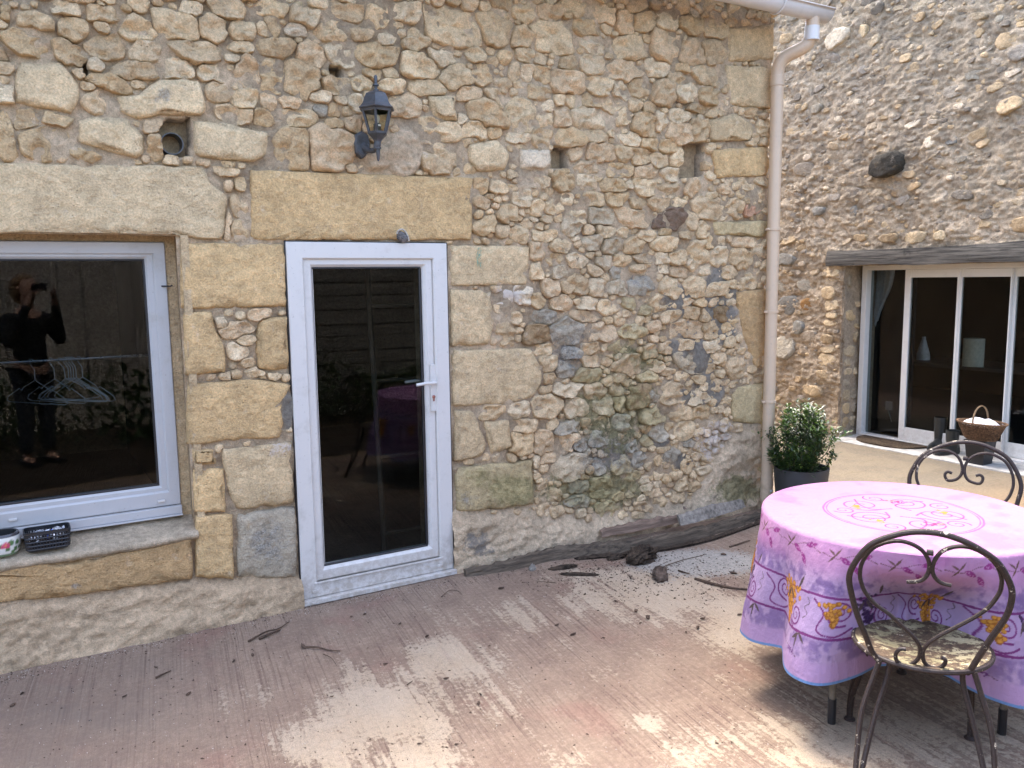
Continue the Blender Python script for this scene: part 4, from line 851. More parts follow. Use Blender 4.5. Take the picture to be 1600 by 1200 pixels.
mb.box((RXW+.10, yj, -.1), (RXW+.55, 4.2, 6.0)).box((RXW+.10, -4.0, ot+.01), (RXW+.55, yj, 6.0)).box((RXW+.56, 3.9, -.1), (12, 4.2, 6)).box((RXW+.56, -4, 5.6), (12, 3.9, 6))
nv = len(mb.V); mb.build('wall_core', MORTAR, BARN, attrs={'tint': np.tile((.40, .33, .25), (nv, 1)), 'stain': np.zeros((nv, 3))})
# jamb face with its own lumpy mortar
V = []; ys = np.linspace(0, 1, 14); zs = np.linspace(-.05, ot, 70)
for z in zs:
    for q in ys: 
        nz = fbm(np.array([q*3+1]), np.array([z*9]), 91, 4)[0]-.5
        V.append((RXW-.02+q*.30, yj-.012-.05*nz*(1 if q > .05 else .3), z))
k = len(ys); Fc = [(i*k+j, i*k+j+1, (i+1)*k+j+1, (i+1)*k+j) for i in range(len(zs)-1) for j in range(k-1)]
mesh('reveal', V, Fc, MORTAR, BARN, True, {'tint': np.tile((.44, .38, .31), (len(V), 1)), 'stain': np.zeros((len(V), 3))})
g = np.random.default_rng(77); FJ = frame_map((RXW, yj, 0), (1., 0, 0), (0, 0, 1.), (0, -1., 0)); zj = .08
while zj < ot-.12:
    hj = g.uniform(.07, .15); xj = .03+g.uniform(0, .03)
    while xj < .20:
        wj = g.uniform(.08, .17); R_ = min(wj, hj)/2
        if g.random() < .8:
            th = np.linspace(0, 2*np.pi, 14, endpoint=False); r = 1/((np.abs(np.cos(th))/(wj*.5))**3+(np.abs(np.sin(th))/(hj*.44))**3)**(1/3)*(1+.25*(fbm(np.cos(th)*2+zj*9, np.sin(th)*2+xj*7, 3, 3)-.5))
            Vl, Fc = stone_shape(th, r, .022, int(zj*1000+xj*77), (.4, .75, .93, 1.0), .05); Vl[:, 0] += xj+wj*.5; Vl[:, 1] += zj+hj*.5; Vl[:, 2] += .004
            Vl[:, 0] = np.minimum(Vl[:, 0], .245); P_ = FJ(Vl); tc = np.array(BP[g.integers(3)])*g.uniform(.75, 1.1)
            mesh('stone', P_, Fc, STONE, BWALL, True, {'tint': np.tile(tc, (len(P_), 1)), 'stain': np.tile((0, .1, .1), (len(P_), 1))})
        xj += wj+.012
    zj += hj+.012
# old timber lintel
bl, bt, bb = onX(1291, 400, RXW-.05), onX(1400, 385, RXW-.05)[2], onX(1400, 413, RXW-.05)[2]
V = []; yy = np.linspace(bl[1], -3.6, 90)
for i, y in enumerate(yy):
    for (x, z) in ((RXW-.055, bb), (RXW-.06, bb+.05), (RXW-.055, bt-.05), (RXW-.045, bt), (RXW+.2, bt), (RXW+.2, bb)):
        nz = fbm(np.array([y*2.2]), np.array([z*9+x]), 61, 4)[0]-.5; n2 = fbm(np.array([y*1.5]), np.array([z*60]), 62, 3)[0]-.5
        V.append((x+n2*.03*(x < RXW), y, z+nz*.045*(x < RXW)-.025*(z > bb+.12)*sstep(.6, .0, np.array(i/90.))))
Fc = [(i*6+k, i*6+(k+1) % 6, (i+1)*6+(k+1) % 6, (i+1)*6+k) for i in range(89) for k in range(6)]+[tuple(range(6))]
b_ = MB().add(V, Fc).build('timber_lintel', BEAMW, BARN, smooth=True)
# sliding doors
def dp(u, v): P = onX(u, v, RXD); return P[1], P[2]
yl = dp(1345, 560)[0]; zt = dp(1400, 413)[1]; y1m, y2m, y3m = dp(1417, 560)[0], dp(1494, 560)[0], dp(1574, 560)[0]; yr = -2.6
zb = .012
SLD = MB().box((RXD-.03, yl-.055, zb), (RXD+.09, yl, zt), .004).box((RXD-.03, yr, zt-.055), (RXD+.09, yl-.055, zt), .004).box((RXD-.05, yr, zb-.01), (RXD+.09, yl-.055, .03), .004).build('sliding_door', ALU, BARN)
def leaf(a, b, x, top=.075, bot=.13, st=.055, name='leaf', sr=None):
    sr = sr or st   # a > b in y
    f = MB(); z0, z1 = .032, zt-.057
    f.box((x, a-st, z0), (x+.035, a, z1), .003).box((x, b, z0), (x+.035, b+sr, z1), .003).box((x+.001, b+sr, z1-top), (x+.034, a-st, z1), .003).box((x+.001, b+sr, z0), (x+.034, a-st, z0+bot), .003)
    f.build(name, ALU, SLD); MB().box((x+.013, b+sr-.004, z0+bot-.004), (x+.019, a-st+.004, z1-top+.004)).build('glass_pane', GLASS, SLD)
leaf(y1m+.045, y2m-.004, RXD-.02, st=.062, sr=.012); leaf(y2m+.022, y3m-.004, RXD-.012, st=.045, sr=.012); leaf(y3m+.02, y3m-1.0, RXD+.03, st=.045); leaf(y3m-1.0, yr+.01, RXD+.03, st=.04)
MB().box((RXD+.045, y1m, .04), (RXD+.05, yl-.055, zt-.057)).build('glass_pane', GLASS, SLD)
MB().box((RXW+.56, -3.9, .012), (11.9, 3.9, .02)).box((11.6, -3.9, .02), (11.9, 3.9, 2.6)).box((RXW+.56, 3.5, .02), (11.6, 3.88, 2.6)).box((RXW+.56, -3.9, 2.6), (11.9, 3.9, 2.62)).build('room', DARK, BARN)
def inside(u, v, X): return onX(u, v, X)
# inside the doors: curtain, socket, table with bottles
p = inside(1362, 420, 7.95); q = inside(1397, 420, 7.95); V = []
for i in range(26):
    t = i/25
    for j in range(14):
        h = j/13; y = p[1]+(q[1]-p[1])*(t*(1-.55*h*h)+.06*h); V.append((7.95+.03*math.sin(t*34), y, p[2]-h*(.66-.30*t*t)))
tag(mesh('curtain', V, [(i*14+j, i*14+j+1, (i+1)*14+j+1, (i+1)*14+j) for i in range(25) for j in range(13)], plain('thin_white_curtain', (.5, .5, .5), .9, .1, .1)), 'thin white curtain tied back inside the open sliding door', 'curtain')
p = inside(1388, 634, 8.6); MB().box((8.6, p[1]-.04, p[2]-.05), (8.62, p[1]+.04, p[2]+.05), .004).build('wall_socket', PVC); tag(bpy.data.objects['wall_socket'], 'white power socket low on the dark wall inside the sliding door', 'socket')
MB().box((8.621, p[1]-.25, .021), (8.66, p[1]+.9, 2.58)).build('partition', plain('dark_blue_wall', (.03, .033, .04), .9, .2, .15), BARN)
o = MB().tube(spline([(8.59, p[1], p[2]-.03), (8.57, p[1]-.05, p[2]-.12), (8.52, p[1]-.14, p[2]-.24), (8.5, p[1]-.26, p[2]-.29)], 6), .006, 6).build('cable', PVC); tag(o, 'white cable hanging from the power socket inside the sliding door', 'cable')
tz = inside(1450, 562, 9.2)[2]
TB = empty('indoor_table', (9.2, 1.0, 0), 0, 'long dark table standing inside behind the sliding doors', 'table')
tm_ = plain('dark_table_wood', (.06, .05, .045), .5)
MB().box((8.85, -2.2, tz-.04), (9.6, 2.3, tz), .004).build('table_top', tm_, TB)
for x in (8.9, 9.5):
    for y in (-2.1, 2.2): MB().box((x, y, .02), (x+.06, y+.06, tz-.04)).build('leg', tm_, TB)
wh = plain('white_bottle', (.62, .62, .6), .5)
for (u, v), lb in (((1388, 560), 'white cone shaped bottle seen through the open end of the sliding door'), ((1442, 562), 'white cone shaped bottle behind the first fixed pane')):
    c = onZ(u, v, tz); o = MB().lathe([(.075, 0), (.075, .06), (.035, .20), (.022, .24), (.022, .27)], (c[0], c[1], tz), 16).build('bottle', wh, smooth=True); tag(o, lb, 'bottle', 'bottles on the indoor table')
c = onZ(1520, 572, tz); o = MB().lathe([(.105, 0), (.105, .30), (.02, .302)], (c[0], c[1], tz), 20).build('paper_roll', plain('cream_paper', (.62, .60, .48), .9), smooth=True); tag(o, 'cream paper roll standing on the dark indoor table behind the second pane', 'paper roll')
# ------------------------------------------------------------------ ground
xs = np.concatenate([np.linspace(-60, -2, 30)[:-1], np.arange(-2, 8.4, .025), np.linspace(8.4, 60, 30)[1:]])
ys = np.concatenate([np.linspace(-60, -5, 30)[:-1], np.arange(-5, 3.2, .025), np.linspace(3.2, 60, 30)[1:]])
GX, GY = np.meshgrid(xs, ys); P = np.stack([GX.ravel(), GY.ravel(), np.zeros(GX.size)], 1)
gu, gv = pix(P); fr_ = ((P-CAM)@fw) > .3; gu = np.where(fr_, gu, -9999.); gv = np.where(fr_, gv, 9999.)
CRM = [(600,1120,130,55,1.05),(690,1035,85,45,.9),(510,1165,90,50,.95),(650,1180,80,40,.85),(790,965,100,40,.6),(1020,925,150,45,.95),(1150,975,90,60,.9),(700,1100,120,60,.7),(560,1060,60,40,.6),(420,1085,30,30,.45),(350,1110,50,50,.32),(1010,1130,34,18,.75),(930,1055,34,18,.62),(1000,1020,50,16,.45),(880,1010,30,40,.4),(900,1185,60,30,.45),(1110,1175,100,40,.5),(1250,1180,80,40,.55),(250,1150,40,60,.25),(760,1110,30,30,.5),(540,1010,60,14,.28),(60,1200,60,40,.3),(1400,1150,260,80,.62),(1130,1060,50,40,.35)]
LT = [(1090,880,130,26,1.),(1040,905,60,14,.5)]
PUR = [(520,985,160,40,1.),(400,1040,120,50,.9),(150,1100,260,90,.85),(730,1120,40,70,.7),(880,1040,70,70,.75),(1060,1030,90,40,.6),(760,930,60,40,.6),(940,1130,80,50,.5)]
cr = field(CRM, gu, gv); lt = field(LT, gu, gv); pu = field(PUR, gu, gv)
far = sstep(3.6, 5.2, GX.ravel()-.55*(GY.ravel()+1.2)); brown = sstep(-.35, -1.2, GY.ravel()+.16*(GX.ravel()-7))*sstep(4.6, 5.6, GX.ravel())
soil = sstep(-3.15, -3.4, GY.ravel()+.13*GX.ravel()+.08*np.sin(GX.ravel()*2)); cr = np.maximum(cr, far*.98); cr = np.where(fr_, cr, .6)
foot = sstep(.055, .0, np.abs(GY.ravel()+.05-.05*fbm(GX.ravel()*5, GX.ravel()*0, 3)))*(GX.ravel() < 1.25)
dark_f = field([(90,1120,230,75,1.),(60,1190,200,60,.8),(230,1050,120,40,.6),(1420,1120,150,60,.5)], gu, gv)  # patches of darker paving, left front and below the table
vv = np.stack([cr, np.maximum(lt, foot*.5), pu], 1); tn = np.stack([far, np.maximum(brown, 2.2*soil), np.maximum(sstep(-.5, .0, GY.ravel()), .0)], 1); dark_v = np.stack([dark_f]*3, 1)
GN = NT('worn_broomed_concrete', .9, .3); p = GN.pos(); m_ = GN.sep(GN.attr('wear')); z_ = GN.sep(GN.attr('zone'))
wob = GN.noise(p, 1.1, 3); wv = GN.n('ShaderNodeCombineXYZ'); GN.val(wv.inputs[0], GN.math('MULTIPLY', wob, .03)); va = GN.n('ShaderNodeVectorMath', operation='ADD'); GN.val(va.inputs[0], p); GN.val(va.inputs[1], wv.outputs[0]); wp_ = va.outputs[0]
rot_ = GN.scale(wp_, (1, 1, 1), (0, 0, math.radians(8.6))); wp_ = rot_
stk = GN.noise(GN.scale(wp_, (24, 1.0, 1)), 1., 6, .65); stf = GN.noise(GN.scale(wp_, (120, 1.0, 1)), 1., 4, .65); big = GN.noise(p, 3.2, 6, .65); fin = GN.noise(p, 45, 6, .7); grit = GN.noise(p, 230, 3, .7)
k = GN.math('ADD', GN.math('MULTIPLY', stk, .75), GN.math('ADD', GN.math('MULTIPLY', fin, .55), GN.math('MULTIPLY', big, .5)))
wear = GN.math('ADD', GN.math('SUBTRACT', GN.math('MULTIPLY', m_[0], .85), GN.math('MULTIPLY', m_[2], .28)), GN.math('MULTIPLY', GN.math('SUBTRACT', k, .9), 2.1))
W = GN.rng(wear, .24, .50)
pur = GN.mix(GN.rng(big, .35, .65), (.335, .25, .198), (.43, .335, .262)); gm_ = GN.rng(GN.noise(p, 1.7, 4, .6), .40, .62, .30, 1.); pur = GN.mix(GN.math('MULTIPLY', GN.rng(stf, .46, .66), gm_), pur, (.225, .155, .125)); pur = GN.mix(GN.math('MULTIPLY', GN.rng(fin, .52, .68), .45), pur, (.42, .35, .30))
pur = GN.mix(GN.rng(GN.noise(p, 2.1, 4), .55, .7, 0, .5), pur, (.37, .225, .185))
crm = GN.mix(GN.rng(big, .35, .65), (.56, .465, .355), (.60, .515, .41)); crm = GN.mix(GN.rng(fin, .5, .7, 0, .35), crm, (.36, .29, .24)); crm = GN.mix(GN.rng(stk, .55, .72, 0, .4), crm, (.40, .31, .27))
c = GN.mix(W, pur, crm)
cem = GN.mix(GN.rng(fin, .4, .62), (.62, .60, .56), (.36, .35, .33))
c = GN.mix(GN.rng(GN.math('ADD', m_[1], GN.math('MULTIPLY', GN.math('SUBTRACT', fin, .5), 1.2)), .42, .62), c, cem)
slab = GN.mix(GN.rng(big, .4, .62), (.27, .235, .18), (.225, .20, .16)); slab = GN.mix(GN.rng(GN.noise(GN.scale(p, (2, 9, 1)), 1.6, 6, .7), .52, .66, 0, .6), slab, (.21, .175, .12))
c = GN.mix(GN.rng(GN.math('ADD', z_[0], GN.math('MULTIPLY', GN.math('SUBTRACT', fin, .5), .8)), .4, .7), c, slab)
c = GN.mix(GN.math('MULTIPLY', z_[1], GN.rng(fin, .35, .6, .5, 1), clamp=True), c, (.34, .25, .16)); c = GN.mix(GN.rng(z_[1], 1.2, 2.0), c, (.075, .055, .038))
scr = GN.rng(GN.noise(GN.scale(wp_, (90, .7, 1)), 1., 2, .5), .66, .70); c = GN.mix(GN.math('MULTIPLY', GN.math('MULTIPLY', scr, gm_), .3), c, (.60, .52, .44))
c = GN.mix(1., c, GN.gray(GN.math('MULTIPLY', GN.rng(grit, .3, .7, .74, 1.2), GN.rng(fin, .3, .7, .84, 1.12))), 'MULTIPLY')
dirt = GN.rng(GN.noise(p, 24, 7, .8), .60, .68); c = GN.mix(GN.math('MULTIPLY', GN.math('MULTIPLY', dirt, z_[2]), .65), c, (.09, .07, .05))
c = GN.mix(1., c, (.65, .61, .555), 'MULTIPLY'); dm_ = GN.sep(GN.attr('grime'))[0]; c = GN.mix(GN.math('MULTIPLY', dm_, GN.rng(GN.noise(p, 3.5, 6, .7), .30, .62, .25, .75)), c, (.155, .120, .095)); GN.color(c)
h = GN.math('ADD', GN.math('MULTIPLY', stf, .8), GN.math('ADD', GN.math('MULTIPLY', grit, .35), GN.math('MULTIPLY', W, .25))); GN.bump(h, .009, 1.)
ny, nx = GX.shape; I = np.arange(nx*ny).reshape(ny, nx)
gz_ = .006*(fbm(GX*1.5, GY*1.5, 77, 3)-.5)*((GX > -2) & (GX < 8) & (GY > -5) & (GY < 3)); P[:, 2] = gz_.ravel()
GRD = mesh('ground', P, np.stack([I[:-1, :-1], I[:-1, 1:], I[1:, 1:], I[1:, :-1]], -1).reshape(-1, 4), GN.m, None, True, {'wear': vv, 'zone': tn, 'grime': dark_v}); tag(GRD, kind='structure')
# doorstep slab under the sliding doors
DSL = tag(MB().box((RXW-.22, -3.0, -.05), (RXD+.1, yl, .010), .004).build('doorstep', plain('grey_doorstep_concrete', (.36, .35, .32), .9, .2, .25, 14, bump=.003)), kind='structure')
# ------------------------------------------------------------------ table and printed cloth
TC = np.array((2.985, -2.225)); TR, TZ = .525, .75
RUST = plain('brown_painted_iron', (.060, .036, .030), .55, .4, .35, 60, bump=.002)
def m_chipped():
    N = NT('chipped_brown_iron', .5, .4); p = N.pos(True); n = N.noise(p, 38, 6, .75); f = N.noise(p, 160, 4, .7); lo = N.noise(p, 4, 2)
    c = N.mix(N.rng(f, .35, .65), (.013, .008, .007), (.030, .018, .014)); c = N.mix(N.rng(N.math('ADD', n, N.math('MULTIPLY', N.math('SUBTRACT', lo, .5), .5)), .645, .675), c, (.48, .42, .32))
    N.color(c).rough(N.rng(n, .3, .7, .4, .7)).bump(f, .002); return N.m
IRONC = m_chipped()
TBL = empty('garden_table', (TC[0], TC[1], 0), 0, 'round garden table with bent metal legs hidden under the purple printed cloth', 'table')
MB().lathe([(TR-.02, -.025), (TR-.005, -.02), (TR-.005, -.006), (TR-.02, -.004)], (*TC, TZ), 48).build('table_top', plain('plastic_table_white', (.6, .6, .58), .5), TBL)
lg = plain('dull_bronze_tube', (.10, .085, .065), .5, .5, .3, 30)
ft = [onZ(1299, 1130, 0), onZ(1565, 1147, 0)]
angs = [math.atan2(f[1]-TC[1], f[0]-TC[0]) for f in ft]; rr_ = np.mean([np.hypot(*(f[:2]-TC)) for f in ft])
for a in (angs[0], angs[1], angs[0]+math.pi, angs[1]+math.pi):
    d = np.array((math.cos(a), math.sin(a))); q = lambda r, z: (*(TC+d*r), z)
    pts = spline([q(.16, TZ-.03), q(.20, .55), q(.28, .33), q(rr_-.05, .235), q(rr_-.004, .19), q(rr_, .13), q(rr_, .012)], 6)
    l_ = MB().tube(pts, .0125, 10).build('leg', lg, TBL, smooth=True)
    MB().tube([q(rr_, .10), q(rr_, .0)], .0155, 10).build('rubber_foot', BLACK, l_)
# --- print, rasterised in the flat plan of the cloth
RES = .0017; NP = int(2.2/RES); half = NP/2; RMAX = 1.04
yy_, xx_ = np.mgrid[0:NP, 0:NP]; PX = (xx_-half)*RES; PY = (yy_-half)*RES; RH = np.hypot(PX, PY); TH = np.arctan2(PY, PX)
b1 = fbm(PX*5+7, PY*5+3, 101, 5); b2 = fbm(PX*13+1, PY*13+9, 102, 5)
img = np.zeros((NP, NP, 3), np.float32); img[:] = (.68, .40, .61)
pk = (sstep(.53, .66, b1*.6+b2*.4)*sstep(.20, .34, RH))[..., None]; img = img*(1-.75*pk)+np.array((.62, .29, .55))*.75*pk
outer = sstep(.60, .70, RH)[..., None]; b3 = fbm(PX*40, PY*40, 103, 4); pb_ = sstep(.44, .56, b1*.30+b2*.35+b3*.35)[..., None]
po = np.array((.60, .47, .65))*(1-pb_)+np.array((.36, .27, .47))*pb_; img = img*(1-outer)+po*outer
dark_ring = (np.exp(-((RH-.685)/.035)**2)*sstep(.42, .56, b2*.5+b3*.5))[..., None]; img = img*(1-.55*dark_ring*pb_)+np.array((.25, .17, .38))*.55*dark_ring*pb_
band = (sstep(.715, .735, RH)*sstep(.900, .882, RH))[..., None]; img = img*(1-band)+np.array((.57, .45, .65))*(.93+.14*b2[..., None])*band
lo_ = (sstep(.89, .91, RH)*sstep(.965, .92, RH)*sstep(.42, .58, b1*.3+b2*.3+b3*.4))[..., None]; img = img*(1-.7*lo_)+np.array((.34, .25, .46))*.7*lo_
hem = sstep(.965, .985, RH)[..., None]; img = img*(1-hem)+np.array((.60, .44, .66))*hem
def stamp(pts, r, c, a=1.):
    R_ = r if hasattr(r, '__len__') else [r]*len(pts); c = np.array(c, np.float32)
    for (x, y), q in zip(pts, R_):
        q = max(q, RES*.75); i, j = x/RES+half, y/RES+half; k = int(q/RES)+2; i0, j0 = int(i)-k, int(j)-k
        if i0 < 0 or j0 < 0 or i0+2*k+1 >= NP or j0+2*k+1 >= NP: continue
        J, I_ = np.mgrid[j0:j0+2*k+1, i0:i0+2*k+1]; m = np.clip((q/RES+.5-np.hypot(I_-i, J-j)), 0, 1)[..., None]*a
        w_ = img[j0:j0+2*k+1, i0:i0+2*k+1]; w_[:] = w_*(1-m)+c*m
def pol(th, rho): return (rho*math.cos(th), rho*math.sin(th))
def loc(th0, rho0, x, y):   # x tangential, y outwards
    c, s = math.cos(th0), math.sin(th0); rx, ry = rho0+y, x; return (rx*c-ry*s, rx*s+ry*c)
def spiral(th0, rho0, cx, cy, r1, turns, a0, dr, w0, col):
    n = int(turns*60); pts = []; ws = []
    for k in range(n):
        t = k/(n-1); r = r1*(1-t*.86); a = a0+dr*t*turns*2*math.pi; pts.append(loc(th0, rho0, cx+r*math.cos(a), cy+r*math.sin(a))); ws.append(w0*(1-.55*t))
    stamp(pts, ws, col)
def curve(th0, rho0, P_, w0, col, n=10):
    P_ = spline(P_, n); stamp([loc(th0, rho0, *p) for p in P_], w0, col)
PL, GRN, YEL, YD, DPU = (.24, .055, .22), (.13, .10, .09), (.80, .42, .07), (.42, .17, .03), (.055, .025, .085)
rg = np.random.default_rng(21)
def grapes(th0, rho0, cx, cy, L_, wd, c1, c2, rr=.0085, n=60):
    for k in range(n):
        t = rg.random()**.8; y = cy+L_*t; x = cx+rg.normal(0, 1)*wd*(1-t)**.8*.5+.25*L_*t*.3
        p = loc(th0, rho0, x, y); stamp([p], rr*1.0, c2); stamp([loc(th0, rho0, x+.001, y-.001)], rr*.72, np.array(c1)*rg.uniform(.8, 1.15))
def leaf_(th0, rho0, x, y, a, L_, wd, col=GRN):
    n = 14; stamp([loc(th0, rho0, x+math.cos(a)*L_*t, y+math.sin(a)*L_*t) for t in np.linspace(0, 1, n)], [wd*math.sin(math.pi*min(t+.06, 1))+.0008 for t in np.linspace(0, 1, n)], col)
# centre medallion
for r, w_ in ((.288, .0038), (.276, .0024)): stamp([pol(a, r+.004*math.sin(3*a)) for a in np.linspace(0, 2*np.pi, 1100)], w_*.95, (.50, .15, .34))
for k in range(5):
    a = k*2*np.pi/5+.5; spiral(a, .14, 0, .02, .085, 1.8, -1.5, 1 if k % 2 else -1, .0044, (.40, .08, .25)); spiral(a+.6, .215, 0, 0, .046, 1.5, 1., -1, .0036, (.40, .08, .25))
    curve(a, .05, [(-.03, .0), (.03, .05), (.0, .12), (-.06, .17)], .0042, (.40, .08, .25))
    for _ in range(16): stamp([loc(a+.25, .17, rg.normal(0, .018), rg.normal(0, .011))], .007, (.72, .36, .05) if k % 3 else (.40, .06, .20))
    for q in range(3): leaf_(a+.25, .17, .01, 0, q*1.1, .045, .0045, (.62, .36, .30))
# sprigs round the table edge
for k in range(17):
    a = k*2*np.pi/17+.1; curve(a, .565, [(-.10, .0), (-.04, .018), (.03, -.006), (.10, .004)], .0022, (.22, .10, .10))
    for (x, y, r) in ((-.03, .012, .5), (.035, .0, -.4), (.02, .035, .9)):
        leaf_(a, .565, x, y, r, .05, .0095, (.38, .07, .28))
        for q in range(8): stamp([loc(a, .565, x+math.cos(r)*.05*q/8+rg.normal(0, .004), y+math.sin(r)*.05*q/8+rg.normal(0, .004))], .0022, (.70, .35, .58))
    for q in (2.4, -.9, -2.4): leaf_(a, .565, -.05, .008, q, .035, .0032, (.22, .13, .10))
# big scroll border
for r, w_ in ((.735, .0045), (.888, .0050)): stamp([pol(a, r+.006*math.sin(11*a)) for a in np.linspace(0, 2*np.pi, 2600)], w_, PL)
for k in range(13):
    a = k*2*np.pi/13
    spiral(a+.02, .80, .0, -.012, .052, 2.0, 1.2, 1, .0046, PL); spiral(a+.22, .835, .0, .0, .046, 2.0, -1.9, -1, .0046, PL)
    curve(a, .80, [(-.10, -.06), (-.05, -.01), (-.075, .05), (.0, .075), (.06, .05)], .0044, PL); curve(a+.12, .80, [(-.02, -.06), (.03, -.02), (.02, .05), (.09, .085)], .0044, PL)
    if k % 2 == 0: grapes(a+.12, .765, .0, -.05, .175, .085, YEL, YD, .0100, 150)
    else:
        grapes(a+.12, .75, .01, -.03, .15, .05, (.10, .05, .14), DPU, .0070, 60); grapes(a+.02, .77, -.03, -.02, .09, .05, YEL, YD, .0092, 50)
    for (x, y, q) in ((-.06, -.045, 2.2), (-.05, -.05, 1.2), (.07, .085, .5), (.06, .09, 1.6), (.07, .09, 2.5), (.01, -.07, -1.2)): leaf_(a+.20, .80, x, y, q, .058, .0062)
    curve(a+.3, .80, [(0, -.05), (.015, -.03), (-.01, -.01), (.012, .01), (-.008, .03)], .0018, GRN)
for k in range(11):
    a = k*2*np.pi/11+.2; curve(a, .963, [(-.12, -.01), (-.05, .012), (.05, -.004), (.13, .006)], .002, (.14, .06, .10))
    for x in (-.06, .07):
        for q in range(30): stamp([loc(a, .963, x+rg.uniform(-.035, .035), rg.normal(0, .0055))], .0028, (.20, .07, .25))
edge = RH > 1.044; img[edge] = (.20, .40, .66)
# --- cloth surface
DROP = .50; nth = 1300; sr = np.concatenate([np.linspace(.0, TR-.012, 150), np.linspace(TR-.01, TR+.02, 8), np.linspace(TR+.026, TR+.03+DROP, 170)])
th = np.linspace(0, 2*np.pi, nth, endpoint=False)
def dang(a, b): return (a-b+np.pi) % (2*np.pi)-np.pi
peaks = [(150, .085, 14), (186, .125, 15), (250, .105, 13), (270, .09, 12), (301, .11, 14), (333, .09, 13), (5, .11, 14), (40, .10, 14), (76, .11, 14), (112, .10, 13)]
fold = np.zeros(nth); hz = np.zeros(nth)
for a, A, w_ in peaks:
    d = np.degrees(dang(th, math.radians(a))); g_ = np.exp(-np.abs(d/w_)**2.6); fold = np.maximum(fold, A*g_); hz = np.maximum(hz, g_)
dips = .02*np.cos(th*7+1)
V = []; C_ = []
r_e = .018
for s in sr:
    fx, fy = s*np.cos(th), s*np.sin(th)
    i = np.clip((fx/RES+half).round().astype(int), 0, NP-1); j = np.clip((fy/RES+half).round().astype(int), 0, NP-1); C_.append(img[j, i])
    if s <= TR-.01: r = np.full(nth, s); z = np.full(nth, TZ+.004)+.0015*np.sin(th*5)*s
    else:
        q = s-(TR-.01); ang = np.clip(q/r_e, 0, math.pi/2-.06); r = TR-.01+r_e*np.sin(ang); z = TZ+.004-r_e*(1-np.cos(ang)); rest = max(q-r_e*(math.pi/2-.06), 0); u_ = rest/DROP
        r = r+rest*.045+(fold*.92-.020+dips*.5)*(u_**.85)+.006*np.sin(9*th+u_*5)*u_+.012*(fbm(th*4, np.full(nth, u_*3), 111, 3)-.5)*min(u_*3, 1)
        z = z-rest*(.965-.02*hz)+.02*(1-hz)*u_*1.6
        dent = np.exp(-(np.degrees(dang(th, math.radians(223)))/23)**4); r = r*(1-dent)+dent*(TR+.012-.19*sstep(.06, .55, u_)+.012*np.sin(th*40)*u_)
    V.append(np.stack([TC[0]+r*np.cos(th), TC[1]+r*np.sin(th), z+np.zeros(nth)], 1))
V = np.vstack(V); C_ = np.vstack(C_); n = nth; a_ = np.arange(n); b_ = (a_+1) % n
Fq = np.vstack([np.stack([k*n+a_, k*n+b_, (k+1)*n+b_, (k+1)*n+a_], 1) for k in range(len(sr)-1)])[:, ::-1]
CN = NT('printed_cotton', .85, .15); cp = CN.pos(True); CN.color(CN.mix(1., CN.attr('tint'), (.47, .42, .47), 'MULTIPLY')); wv_ = CN.noise(cp, 900, 2); CN.bump(CN.math('ADD', CN.math('MULTIPLY', wv_, .06), CN.math('ADD', CN.noise(CN.scale(cp, (1, 1, .35)), 14, 4, .55), CN.math('MULTIPLY', CN.noise(cp, 45, 3), .25))), .022, .7)
CN.b.inputs['Subsurface Weight'].default_value = 0
CLOTH = mesh('tablecloth', V, Fq, CN.m, None, True, {'tint': C_}); tag(CLOTH, 'round purple and pink cotton tablecloth printed with scrolls and yellow flowers', 'tablecloth')
# ------------------------------------------------------------------ bistro chairs: shape in a local frame (x across, y forward, z up), seat centre at origin
tl = math.radians(12); SZ = .45
cf = np.array((.785, .62, 0)); ca = np.array((.62, -.785, 0)); SC = np.array((2.585, -2.585, 0)); bt_ = -cf*math.sin(tl)+np.array((0, 0, math.cos(tl))); bo = SC-cf*.2+np.array((0, 0, SZ)); bn = np.cross(ca, bt_)
def bk(u, v):
    d = ray(u, v); t = ((bo-CAM)@bn)/(d@bn); P = CAM+d*t; return (P-bo)@ca, (P-bo)@bt_
def L3(a, t, off=0.): return (a, -.2-t*math.sin(tl)+off, SZ+t*math.cos(tl))
def pxs(s): return [bk(*map(float, q.split(','))) for q in s.split()]
hoop = pxs('1374,1034 1362,1017 1352,992 1340,962 1331,930 1327,900 1340,873 1362,850 1395,837 1430,831 1470,834 1507,846 1537,862 1557,877 1571,897 1581,922 1579,945 1570,967 1550,995 1532,1022 1517,1046')
sl_ = pxs('1344,900 1347,882 1360,862 1377,852 1400,847 1420,850 1438,859 1449,872 1453,886 1450,899 1442,908 1430,911 1417,911'); sl2 = pxs('1344,900 1346,912 1352,927 1367,945 1390,962 1412,982 1430,1000 1438,1015 1436,1030 1425,1040 1412,1041 1402,1035 1400,1025 1406,1017 1416,1017')
sr_ = pxs('1566,905 1562,892 1552,878 1535,865 1515,857 1495,856 1477,861 1466,870 1459,883 1458,896 1463,906 1472,913 1487,917'); sr2 = pxs('1566,905 1566,916 1562,930 1547,950 1525,966 1495,982 1470,995 1452,1007 1443,1020 1444,1035 1452,1044 1465,1047 1475,1042 1478,1034 1471,1030')
